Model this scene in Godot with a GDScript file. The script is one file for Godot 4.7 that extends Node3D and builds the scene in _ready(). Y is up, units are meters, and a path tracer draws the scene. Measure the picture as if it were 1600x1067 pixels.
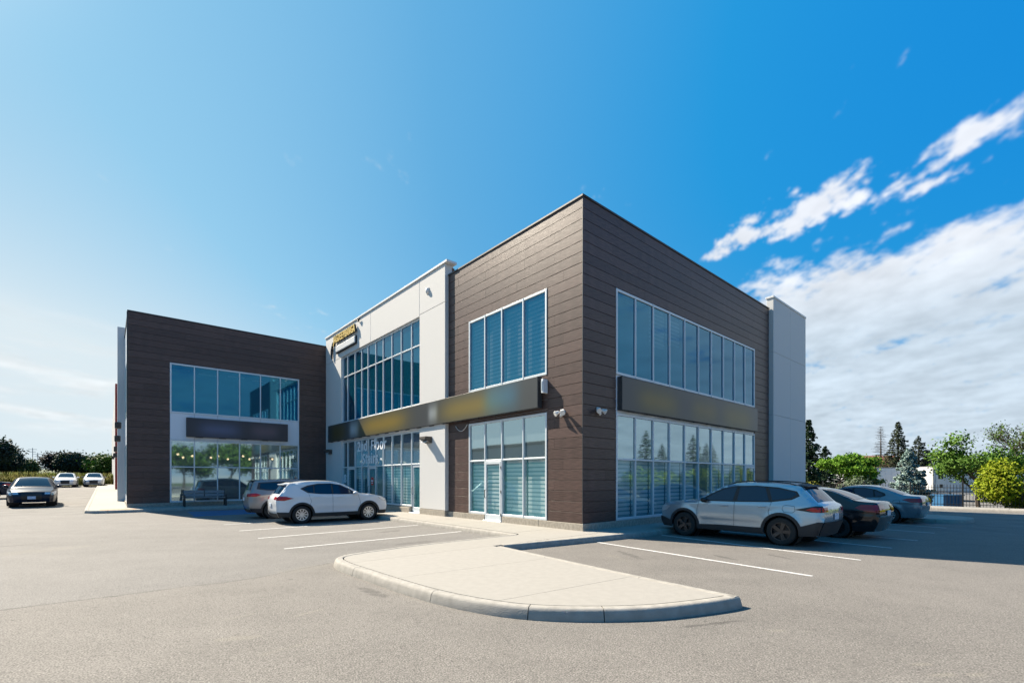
extends Node3D
# A two-storey commercial corner building with its parking lot on a clear late-summer morning.
# World axes: the corner of the building stands at the origin, its sunlit front runs along -z, its shaded front along +x.

const SUN_TRAVEL := Vector3(0.335, -0.98, 1.0)   # the way the sunlight travels, read from the shadow of the wing on the white wall
const CAM_AT := Vector3(-10.97, 1.75, 9.33)
const CAM_TURN := 40.956

var M := {}
var taken := {}
var rng := RandomNumberGenerator.new()
var boxes := {}

# ---------------------------------------------------------------- mesh helpers
class Mb:
	var v := PackedVector3Array()
	var n := PackedVector3Array()
	var uv := PackedVector2Array()
	var uv2 := PackedVector2Array()
	var col := PackedColorArray()
	var idx := PackedInt32Array()
	func vert(p: Vector3, nn: Vector3) -> int:
		v.append(p); n.append(nn)
		return v.size() - 1
	# corners run counter-clockwise seen from outside
	func tri(a: Vector3, b: Vector3, c: Vector3):
		var nn := (b - a).cross(c - a).normalized()
		var k := vert(a, nn); vert(b, nn); vert(c, nn)
		idx.append_array([k, k + 2, k + 1])
	func quad(a: Vector3, b: Vector3, c: Vector3, d: Vector3):
		var nn := (c - a).cross(d - b).normalized()
		var k := vert(a, nn); vert(b, nn); vert(c, nn); vert(d, nn)
		idx.append_array([k, k + 2, k + 1, k, k + 3, k + 2])
	func box(c: Vector3, s: Vector3, bas := Basis()):
		var h := s * 0.5
		var p := []
		for i in 8:
			p.append(c + bas * Vector3(h.x if i & 1 else -h.x, h.y if i & 2 else -h.y, h.z if i & 4 else -h.z))
		quad(p[4], p[5], p[7], p[6]); quad(p[1], p[0], p[2], p[3])
		quad(p[5], p[1], p[3], p[7]); quad(p[0], p[4], p[6], p[2])
		quad(p[6], p[7], p[3], p[2]); quad(p[0], p[1], p[5], p[4])
	# a box with chamfered edges
	func cbox(c: Vector3, s: Vector3, e: float, bas := Basis()):
		var h := s * 0.5
		e = minf(e, minf(h.x, minf(h.y, h.z)) * 0.9)
		for ax in 3:
			for sg in [-1.0, 1.0]:
				var a := Vector3.ZERO; var u := Vector3.ZERO; var w := Vector3.ZERO
				a[ax] = sg; u[(ax + 1) % 3] = 1.0; w[(ax + 2) % 3] = 1.0
				if sg < 0: var t := u; u = w; w = t
				var o := a * h[ax]
				var hu: Vector3 = u * ((h * u).length() - e); var hw: Vector3 = w * ((h * w).length() - e)
				quad(c + bas * (o - hu - hw), c + bas * (o + hu - hw), c + bas * (o + hu + hw), c + bas * (o - hu + hw))
		for ax in 3:
			var b1 := (ax + 1) % 3; var b2 := (ax + 2) % 3
			for s1 in [-1.0, 1.0]:
				for s2 in [-1.0, 1.0]:
					var q := []
					for k in 4:
						var p := Vector3.ZERO
						p[ax] = (h[ax] - e) * (1.0 if k in [1, 2] else -1.0)
						p[b1] = s1 * (h[b1] - (0.0 if k < 2 else e))
						p[b2] = s2 * (h[b2] - (e if k < 2 else 0.0))
						q.append(c + bas * p)
					if s1 * s2 < 0: quad(q[0], q[1], q[2], q[3])
					else: quad(q[3], q[2], q[1], q[0])
		for sx in [-1.0, 1.0]:
			for sy in [-1.0, 1.0]:
				for sz in [-1.0, 1.0]:
					var p0: Vector3 = c + bas * Vector3(sx * h.x, sy * (h.y - e), sz * (h.z - e))
					var p1: Vector3 = c + bas * Vector3(sx * (h.x - e), sy * h.y, sz * (h.z - e))
					var p2: Vector3 = c + bas * Vector3(sx * (h.x - e), sy * (h.y - e), sz * h.z)
					if sx * sy * sz > 0: tri(p0, p1, p2)
					else: tri(p0, p2, p1)
	func cyl(p0: Vector3, p1: Vector3, r0: float, r1: float, seg := 10, cap0 := false, cap1 := true):
		var d := (p1 - p0).normalized()
		var a := d.cross(Vector3.UP if absf(d.y) < 0.9 else Vector3.RIGHT).normalized()
		var b := d.cross(a)
		var k0 := v.size()
		for i in seg + 1:
			var t := TAU * i / seg
			var o := a * cos(t) + b * sin(t)
			vert(p0 + o * r0, o); vert(p1 + o * r1, o)
		for i in seg:
			var k := k0 + i * 2
			idx.append_array([k, k + 1, k + 2, k + 2, k + 1, k + 3])
		for end in 2:
			if (cap0 if end == 0 else cap1):
				var c := p0 if end == 0 else p1
				var r := r0 if end == 0 else r1
				var nn := -d if end == 0 else d
				var kc := vert(c, nn)
				for i in seg + 1:
					var t := TAU * i / seg
					vert(c + (a * cos(t) + b * sin(t)) * r, nn)
				for i in seg:
					if end == 1: idx.append_array([kc, kc + 1 + i + 1, kc + 1 + i])
					else: idx.append_array([kc, kc + 1 + i, kc + 1 + i + 1])
	func tube(pts: Array, radii: Array, seg := 8):
		for i in pts.size() - 1:
			cyl(pts[i], pts[i + 1], radii[i], radii[i + 1], seg, i == 0, i == pts.size() - 2)
	func ball(c: Vector3, r: Vector3, seg := 12, rows := 8):
		var k0 := v.size()
		for j in rows + 1:
			var e := PI * j / rows - PI / 2
			for i in seg + 1:
				var t := TAU * i / seg
				var u := Vector3(cos(e) * cos(t), sin(e), cos(e) * sin(t))
				vert(c + u * r, (u / r).normalized())
		for j in rows:
			for i in seg:
				var k := k0 + j * (seg + 1) + i
				idx.append_array([k, k + 1, k + seg + 1, k + 1, k + seg + 2, k + seg + 1])
	# rows of points joined into a smooth sheet
	func sheet(rows: Array, flip := false):
		var k0 := v.size()
		var w: int = rows[0].size()
		var h := rows.size()
		for j in h:
			for i in w:
				var du: Vector3 = rows[j][mini(i + 1, w - 1)] - rows[j][maxi(i - 1, 0)]
				var dv: Vector3 = rows[mini(j + 1, h - 1)][i] - rows[maxi(j - 1, 0)][i]
				var nn := du.cross(dv).normalized()
				vert(rows[j][i], -nn if flip else nn)
		for j in h - 1:
			for i in w - 1:
				var k := k0 + j * w + i
				if flip: idx.append_array([k, k + 1, k + w, k + 1, k + w + 1, k + w])
				else: idx.append_array([k, k + w, k + 1, k + 1, k + w, k + w + 1])
	# a lathe about the z axis through c: pairs (radius, z)
	func lathe(c: Vector3, prof: Array, seg := 24):
		for j in prof.size() - 1:
			var a: Vector2 = prof[j]; var b: Vector2 = prof[j + 1]
			var nr := Vector2(b.y - a.y, a.x - b.x).normalized()
			var k0 := v.size()
			for i in seg + 1:
				var t := TAU * i / seg
				var o := Vector3(cos(t), sin(t), 0)
				var nn := o * nr.x + Vector3(0, 0, nr.y)
				vert(c + o * a.x + Vector3(0, 0, a.y), nn); vert(c + o * b.x + Vector3(0, 0, b.y), nn)
			for i in seg:
				var k := k0 + i * 2
				idx.append_array([k, k + 1, k + 2, k + 2, k + 1, k + 3])
	# an upright prism over a polygon in (x, z)
	func prism(poly: PackedVector2Array, y0: float, y1: float, top := true):
		var ti := Geometry2D.triangulate_polygon(poly)
		var up := Vector3.UP
		if top:
			var k := v.size()
			for p in poly: vert(Vector3(p.x, y1, p.y), up)
			for i in range(0, ti.size(), 3):
				var a := poly[ti[i]]; var b := poly[ti[i + 1]]; var c := poly[ti[i + 2]]
				if (b - a).cross(c - a) > 0: idx.append_array([k + ti[i], k + ti[i + 1], k + ti[i + 2]])
				else: idx.append_array([k + ti[i], k + ti[i + 2], k + ti[i + 1]])
		var cw := Geometry2D.is_polygon_clockwise(poly)
		for i in poly.size():
			var a := poly[i]; var b := poly[(i + 1) % poly.size()]
			if not cw: var t := a; a = b; b = t
			quad(Vector3(a.x, y0, a.y), Vector3(b.x, y0, b.y), Vector3(b.x, y1, b.y), Vector3(a.x, y1, a.y))
	func mesh() -> ArrayMesh:
		var arr := []
		arr.resize(Mesh.ARRAY_MAX)
		arr[Mesh.ARRAY_VERTEX] = v; arr[Mesh.ARRAY_NORMAL] = n; arr[Mesh.ARRAY_INDEX] = idx
		if uv.size() == v.size(): arr[Mesh.ARRAY_TEX_UV] = uv
		if uv2.size() == v.size(): arr[Mesh.ARRAY_TEX_UV2] = uv2
		if col.size() == v.size(): arr[Mesh.ARRAY_COLOR] = col
		var m := ArrayMesh.new()
		m.add_surface_from_arrays(Mesh.PRIMITIVE_TRIANGLES, arr)
		return m

func numbered(called: String) -> String:
	var k: int = taken.get(called, 0)
	taken[called] = k + 1
	return called if k == 0 else "%s_%03d" % [called, k]

# a named mesh under a parent; top-level ones are numbered
func put(called: String, mesh: Mesh, m: Material, parent: Node = null, at := Transform3D()) -> MeshInstance3D:
	var o := MeshInstance3D.new()
	o.mesh = mesh
	o.material_override = m
	o.transform = at
	if parent == null:
		o.name = numbered(called); add_child(o)
	else:
		o.name = called; parent.add_child(o, true)
	return o

func holder(called: String, parent: Node, at := Transform3D()) -> Node3D:
	var o := Node3D.new()
	o.name = called; o.transform = at
	parent.add_child(o, true)
	return o

func thing(called: String, label: String, category: String, at := Vector3.ZERO, turn := 0.0, group := "") -> Node3D:
	var o := Node3D.new()
	o.name = numbered(called); add_child(o)
	o.position = at; o.rotation.y = turn
	tag(o, label, category, group)
	return o

func tag(o: Node, label: String, category: String, group := "", kind := "") -> Node:
	if label: o.set_meta("label", label)
	if category: o.set_meta("category", category)
	if group: o.set_meta("group", group)
	if kind: o.set_meta("kind", kind)
	return o

func struct(called: String, mesh: Mesh, m: Material) -> MeshInstance3D:
	var o := put(called, mesh, m)
	o.set_meta("kind", "structure")
	return o

func copy(src: Node3D, label: String, at: Vector3, turn: float, size := 1.0) -> Node3D:
	var c := src.duplicate() as Node3D
	c.name = numbered(String(src.name).trim_suffix("_" + String(src.name).right(3)) if String(src.name).right(3).is_valid_int() else String(src.name))
	add_child(c)
	c.position = at; c.rotation = Vector3(0, turn, 0); c.scale = Vector3.ONE * size
	c.set_meta("label", label)
	return c

# a chamfered box mesh, shared between alike pieces
func bm(s: Vector3, e := 0.004) -> ArrayMesh:
	var key := "%.3f %.3f %.3f %.4f" % [s.x, s.y, s.z, e]
	if not boxes.has(key):
		var b := Mb.new()
		b.cbox(Vector3.ZERO, s, e)
		boxes[key] = b.mesh()
	return boxes[key]

func lin(r: float, g: float, b: float, a := 1.0) -> Color:
	var c := Color(r, g, b).linear_to_srgb()
	c.a = a
	return c

func noise_tex(freq: float, octaves: int, lo: float, hi: float, size := 512, kind := FastNoiseLite.TYPE_SIMPLEX_SMOOTH, seed_at := 1, stretch := 0.0, normal := false) -> NoiseTexture2D:
	var f := FastNoiseLite.new()
	f.noise_type = kind; f.frequency = freq; f.seed = seed_at
	f.fractal_octaves = octaves
	var t := NoiseTexture2D.new()
	t.width = size; t.height = size; t.seamless = true; t.noise = f
	if normal:
		t.as_normal_map = true; t.bump_strength = 6.0
	else:
		var g := Gradient.new()
		g.set_color(0, Color(lo, lo, lo)); g.set_color(1, Color(hi, hi, hi))
		t.color_ramp = g
	return t

func mat(c: Color, rough := 0.6, metal := 0.0) -> StandardMaterial3D:
	var m := StandardMaterial3D.new()
	m.albedo_color = c; m.roughness = rough; m.metallic = metal
	return m

func textured(c: Color, rough: float, tex: Texture2D, scale3: Vector3, bump: Texture2D = null, bump_cm := 0.3) -> StandardMaterial3D:
	var m := mat(c, rough)
	m.albedo_texture = tex
	m.uv1_triplanar = true; m.uv1_world_triplanar = true
	m.uv1_scale = scale3
	if bump:
		m.heightmap_enabled = true; m.heightmap_texture = bump; m.heightmap_scale = bump_cm
	return m

func paint(c: Color, rough := 0.32, metal := 0.0) -> StandardMaterial3D:
	var m := mat(c, rough, metal)
	m.metallic_specular = 0.25
	m.clearcoat_enabled = true; m.clearcoat = 1.0; m.clearcoat_roughness = 0.03
	return m

func glass(c: Color, mirror: float) -> StandardMaterial3D:
	var m := mat(c, 0.03, mirror)
	m.transparency = BaseMaterial3D.TRANSPARENCY_ALPHA
	m.albedo_color.a = 0.02
	return m

func leaf_mat(back: Color) -> StandardMaterial3D:
	var m := mat(Color.WHITE, 0.7)
	m.metallic_specular = 0.2
	m.vertex_color_use_as_albedo = true
	m.backlight_enabled = true; m.backlight = back
	return m

func materials():
	var grain := noise_tex(0.02, 5, 0.55, 1.0, 512, FastNoiseLite.TYPE_SIMPLEX_SMOOTH, 4)
	var fine := noise_tex(0.12, 4, 0.86, 1.0, 512, FastNoiseLite.TYPE_SIMPLEX_SMOOTH, 9)
	var blotch := noise_tex(0.03, 6, 0.955, 1.0, 512, FastNoiseLite.TYPE_SIMPLEX_SMOOTH, 12)
	var rough_bump := noise_tex(0.15, 3, 0.0, 1.0, 512, FastNoiseLite.TYPE_SIMPLEX_SMOOTH, 15)
	for k in 4:
		var tone: float = [1.0, 0.88, 1.12, 0.96][k]
		var m := textured(lin(0.134 * tone, 0.084 * tone, 0.071 * tone), 0.42, grain, Vector3(0.22, 5.5, 0.22), grain, 0.25)
		m.metallic_specular = 0.42
		m.uv1_offset = Vector3(k * 0.37, k * 0.13, k * 0.29)
		M["wood%d" % k] = m
	M.core = mat(lin(0.12, 0.076, 0.064), 0.9)
	M.stucco = textured(lin(0.67, 0.655, 0.63), 0.85, fine, Vector3.ONE * 0.6, rough_bump, 0.15)
	M.alu = mat(lin(0.60, 0.64, 0.66), 0.42, 0.15)
	M.spandrel = mat(lin(0.66, 0.70, 0.74), 0.35)
	M.cap_dark = mat(lin(0.03, 0.028, 0.03), 0.45)
	M.cap_light = mat(lin(0.62, 0.62, 0.61), 0.5)
	M.concrete = textured(lin(0.288, 0.270, 0.240), 0.9, blotch, Vector3.ONE * 0.35, rough_bump, 0.2)
	M.concrete_b = textured(lin(0.282, 0.264, 0.234), 0.9, blotch, Vector3.ONE * 0.31, rough_bump, 0.2)
	M.curb = textured(lin(0.37, 0.345, 0.305), 0.9, noise_tex(0.02, 6, 0.80, 1.0, 512, FastNoiseLite.TYPE_SIMPLEX_SMOOTH, 22), Vector3.ONE * 0.5, rough_bump, 0.4)
	M.plinth = textured(lin(0.40, 0.355, 0.29), 0.9, noise_tex(0.03, 6, 0.80, 1.0, 512, FastNoiseLite.TYPE_SIMPLEX_SMOOTH, 27), Vector3.ONE * 0.5, rough_bump, 0.4)
	M.line = textured(lin(0.72, 0.71, 0.69), 0.8, noise_tex(0.03, 5, 0.72, 1.0, 512, FastNoiseLite.TYPE_SIMPLEX_SMOOTH, 31), Vector3.ONE * 0.8)
	M.blue_paint = textured(lin(0.02, 0.16, 0.36), 0.8, noise_tex(0.02, 4, 0.7, 1.0, 512, FastNoiseLite.TYPE_SIMPLEX_SMOOTH, 32), Vector3.ONE * 0.6)
	M.tactile = textured(lin(0.42, 0.24, 0.12), 0.85, blotch, Vector3.ONE * 0.6)
	M.glass_up = glass(lin(0.006, 0.18, 0.31), 0.72)
	M.glass_low = glass(lin(0.12, 0.40, 0.46), 0.38)
	M.glass_wing = glass(lin(0.40, 0.53, 0.56), 0.84)
	M.blind = mat(lin(0.74, 0.78, 0.76), 0.85)
	M.sheer = mat(lin(0.30, 0.42, 0.45), 0.9)
	M.room = mat(lin(0.17, 0.17, 0.165), 0.9)
	M.black = mat(lin(0.012, 0.012, 0.013), 0.5)
	M.plastic = mat(lin(0.022, 0.022, 0.024), 0.65)
	M.rubber = mat(lin(0.018, 0.018, 0.018), 0.85)
	M.steel = mat(lin(0.55, 0.56, 0.57), 0.3, 0.9)
	M.rim = mat(lin(0.62, 0.63, 0.65), 0.28, 0.75)
	M.rim_dark = mat(lin(0.03, 0.03, 0.033), 0.3, 0.4)
	M.chrome = mat(lin(0.8, 0.8, 0.8), 0.08, 1.0)
	M.white_plastic = mat(lin(0.62, 0.62, 0.61), 0.45)
	M.white_vinyl = mat(lin(0.8, 0.82, 0.84), 0.5)
	M.car_glass = mat(lin(0.004, 0.022, 0.050), 0.03)
	M.tail = paint(lin(0.35, 0.008, 0.012), 0.15)
	M.lens = mat(lin(0.55, 0.56, 0.58), 0.1, 0.5)
	M.plate = mat(lin(0.55, 0.6, 0.68), 0.5)
	M.bark = textured(lin(0.10, 0.075, 0.055), 0.95, noise_tex(0.04, 4, 0.5, 1.0, 256, FastNoiseLite.TYPE_SIMPLEX_SMOOTH, 41), Vector3(2, 0.6, 2))
	M.leaf = leaf_mat(Color(0.28, 0.42, 0.10))
	M.needle = leaf_mat(Color(0.06, 0.09, 0.05))
	M.fence = mat(lin(0.010, 0.010, 0.011), 0.5)
	M.grass = textured(lin(0.10, 0.13, 0.035), 0.95, noise_tex(0.03, 5, 0.5, 1.0, 512, FastNoiseLite.TYPE_SIMPLEX_SMOOTH, 51), Vector3.ONE * 0.25)
	M.trailer = textured(lin(0.74, 0.74, 0.74), 0.45, noise_tex(0.01, 4, 0.85, 1.0, 256, FastNoiseLite.TYPE_SIMPLEX_SMOOTH, 52), Vector3.ONE * 0.1)
	M.gold = mat(lin(0.72, 0.52, 0.16), 0.4, 0.2)
	M.red_panel = mat(lin(0.30, 0.025, 0.02), 0.5)
	M.blue_steel = mat(lin(0.02, 0.10, 0.22), 0.5)
	M.roof_red = mat(lin(0.30, 0.13, 0.08), 0.8)
	M.grey_wall = textured(lin(0.30, 0.31, 0.32), 0.85, blotch, Vector3.ONE * 0.2)

# ---------------------------------------------------------------- the buildings
# A front has its own frame: x along it, y up, z out of it.
func minus(iv: Array, a: float, b: float) -> Array:
	var out := []
	for i in iv:
		if b <= i[0] or a >= i[1]: out.append(i); continue
		if a > i[0] + 0.001: out.append([i[0], a])
		if b < i[1] - 0.001: out.append([b, i[1]])
	return out

# horizontal siding boards, each a piece of its own, cut round the openings [x0, x1, y0, y1]
func siding(parent: Node, fr: Transform3D, x0: float, x1: float, y0: float, y1: float, rows: int, holes: Array, first_joint: float):
	var rh := (y1 - y0) / rows
	for r in rows:
		var a := y0 + r * rh
		var b := a + rh
		var pieces := []
		var full := [[x0, x1]]
		for h in holes:
			if h[2] < b - 0.002 and h[3] > a + 0.002: full = minus(full, h[0], h[1])
		for iv in full: pieces.append([iv[0], iv[1], a, b])
		for h in holes:
			if h[2] > a + 0.03 and h[2] < b - 0.002: pieces.append([h[0], h[1], a, h[2]])
			if h[3] < b - 0.03 and h[3] > a + 0.002: pieces.append([h[0], h[1], h[3], b])
		for p in pieces:
			var cuts := [p[0]]
			var j := first_joint + (1.83 if r % 2 else 0.0) + (0.4 if r % 3 == 2 else 0.0)
			while j < p[1] - 0.25:
				if j > p[0] + 0.25: cuts.append(j)
				j += 3.66
			cuts.append(p[1])
			for c in cuts.size() - 1:
				var w: float = cuts[c + 1] - cuts[c] - 0.002
				var h: float = p[3] - p[2] - 0.015
				var proud := rng.randf_range(-0.0015, 0.0015)
				put("siding_board", bm(Vector3(snappedf(w, 0.001), snappedf(h, 0.001), 0.034), 0.0015), M["wood%d" % rng.randi_range(0, 3)], parent,
					Transform3D(fr.basis, fr * Vector3((cuts[c] + cuts[c + 1]) / 2, (p[2] + p[3]) / 2, -0.017 + proud)))

# a wall of the given thickness behind its front, left open at the holes
func wall(parent: Node, fr: Transform3D, x0: float, x1: float, y0: float, y1: float, back: float, front: float, holes: Array, m: Material, called := "wall"):
	var ys := [y0, y1]
	for h in holes:
		for y in [h[2], h[3]]:
			if y > y0 and y < y1 and not ys.has(y): ys.append(y)
	ys.sort()
	var b := Mb.new()
	for k in ys.size() - 1:
		var iv := [[x0, x1]]
		for h in holes:
			if h[2] < ys[k + 1] - 0.001 and h[3] > ys[k] + 0.001: iv = minus(iv, h[0], h[1])
		for i in iv:
			b.box(Vector3((i[0] + i[1]) / 2, (ys[k] + ys[k + 1]) / 2, (back + front) / 2), Vector3(i[1] - i[0], ys[k + 1] - ys[k], front - back))
	put(called, b.mesh(), m, parent, fr)

# a glazed opening: bars, panes, and the zebra blinds that hang behind some panes
func glazing(parent: Node, fr: Transform3D, xs: Array, ys: Array, gm: Array, blinds: Array, skip: Array, out := 0.0, sill := true) -> Node3D:
	var w := holder("window", parent, fr)
	var x0: float = xs[0]; var x1: float = xs[-1]; var y0: float = ys[0]; var y1: float = ys[-1]
	for i in xs.size():
		var edge := i == 0 or i == xs.size() - 1
		var wd := 0.075 if edge else 0.055
		var cx: float = xs[i] + (0.0375 if i == 0 else -0.0375 if edge else 0.0)
		put("mullion", bm(Vector3(wd, snappedf(y1 - y0, 0.001), 0.13), 0.006), M.alu, w, Transform3D(Basis(), Vector3(cx, (y0 + y1) / 2, out - 0.045)))
	for j in ys.size():
		var edge := j == 0 or j == ys.size() - 1
		var ht := 0.085 if edge else 0.06
		var cy: float = ys[j] + (0.0425 if j == 0 else -0.0425 if edge else 0.0)
		for i in xs.size() - 1:
			if skip.has(Vector2i(i, 0)) and (j == 0): continue
			var a: float = xs[i] + (0.075 if i == 0 else 0.0275)
			var c: float = xs[i + 1] - (0.075 if i == xs.size() - 2 else 0.0275)
			put("rail", bm(Vector3(snappedf(c - a, 0.001), ht, 0.12), 0.006), M.alu, w, Transform3D(Basis(), Vector3((a + c) / 2, cy, out - 0.05)))
	for i in xs.size() - 1:
		for j in ys.size() - 1:
			if skip.has(Vector2i(i, j)): continue
			var a: float = xs[i] + 0.02; var c: float = xs[i + 1] - 0.02
			var d: float = ys[j] + 0.02; var e: float = ys[j + 1] - 0.02
			var q := QuadMesh.new()
			q.size = Vector2(c - a, e - d)
			# real panes never stand quite true to one another
			var tilt := Basis(Vector3.UP, rng.randf_range(-0.004, 0.004)) * Basis(Vector3.RIGHT, rng.randf_range(-0.003, 0.003))
			put("pane", q, gm[j], w, Transform3D(tilt, Vector3((a + c) / 2, (d + e) / 2, out - 0.03)))
	for bl in blinds:   # [column, row, share of the height that hangs down]
		var a: float = xs[bl[0]] + 0.05; var c: float = xs[bl[0] + 1] - 0.05
		var e: float = ys[bl[1] + 1] - 0.04
		var d: float = e - (e - ys[bl[1]] - 0.06) * bl[2]
		blind(w, a, c, d, e, out - 0.20)
	return w

func blind(w: Node, a: float, c: float, d: float, e: float, z: float):
	var n := int((e - d) / 0.145)
	var st := Mb.new()
	for k in n:
		st.box(Vector3((a + c) / 2, e - (k + 0.32) * 0.145, z), Vector3(c - a, 0.092, 0.003))
	var o := put("blind", st.mesh(), M.blind, w)
	var sh := Mb.new()
	sh.box(Vector3((a + c) / 2, (d + e) / 2, z - 0.02), Vector3(c - a, e - d, 0.002))
	put("sheer_layer", sh.mesh(), M.sheer, w)
	o.set_meta("kind", "stuff")

func door(parent: Node, fr: Transform3D, x0: float, x1: float, y0: float, y1: float, hinge_turn := 0.0, blinds := true, handle_left := true):
	var d := holder("door", parent, fr * Transform3D(Basis(Vector3.UP, hinge_turn), Vector3(x1, 0, 0.0)))
	var w := x1 - x0
	var m: Material = M.alu
	put("stile", bm(Vector3(0.085, y1 - y0, 0.06), 0.006), m, d, Transform3D(Basis(), Vector3(-w + 0.075, (y0 + y1) / 2, 0)))
	put("stile", bm(Vector3(0.085, y1 - y0, 0.06), 0.006), m, d, Transform3D(Basis(), Vector3(-0.075, (y0 + y1) / 2, 0)))
	put("door_rail", bm(Vector3(w - 0.235, 0.24, 0.055), 0.006), m, d, Transform3D(Basis(), Vector3(-w / 2, y0 + 0.12, 0)))
	put("door_rail", bm(Vector3(w - 0.235, 0.11, 0.055), 0.006), m, d, Transform3D(Basis(), Vector3(-w / 2, y1 - 0.055, 0)))
	var q := QuadMesh.new()
	q.size = Vector2(w - 0.22, y1 - y0 - 0.33)
	put("pane", q, M.glass_low, d, Transform3D(Basis(), Vector3(-w / 2, (y0 + y1) / 2 + 0.065, 0.005)))
	var b := Mb.new()
	var hx := -w + 0.09 if handle_left else -0.09
	b.tube([Vector3(hx, y0 + 0.85, 0.03), Vector3(hx, y0 + 0.87, 0.09), Vector3(hx, y0 + 1.15, 0.09), Vector3(hx, y0 + 1.17, 0.03)], [0.012, 0.012, 0.012, 0.012], 8)
	put("handle", b.mesh(), M.black, d)
	var hg := Mb.new()
	for y in [y0 + 0.25, y0 + 1.1, y1 - 0.25]: hg.cyl(Vector3(-0.03, y - 0.05, 0.035), Vector3(-0.03, y + 0.05, 0.035), 0.014, 0.014, 8, true)
	put("hinge", hg.mesh(), M.black, d)
	if blinds: blind(d, -w + 0.12, -0.12, y0 + 0.26, y1 - 0.12, -0.06)

func plinth(parent: Node, fr: Transform3D, x0: float, x1: float, y0: float, y1: float, gaps: Array, front := 0.03):
	var iv := [[x0, x1]]
	for g in gaps: iv = minus(iv, g[0], g[1])
	for i in iv:
		var n := maxi(1, int(round((i[1] - i[0]) / 1.6)))
		for k in n:
			var w: float = (i[1] - i[0]) / n
			put("plinth_block", bm(Vector3(snappedf(w - 0.005, 0.001), y1 - y0, 0.3), 0.008), M.plinth, parent, Transform3D(fr.basis, fr * Vector3(i[0] + (k + 0.5) * w, (y0 + y1) / 2, front - 0.15)))

func span(a: float, b: float, n: int) -> Array:
	var o := []
	for i in n + 1: o.append(lerpf(a, b, float(i) / n))
	return o

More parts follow.
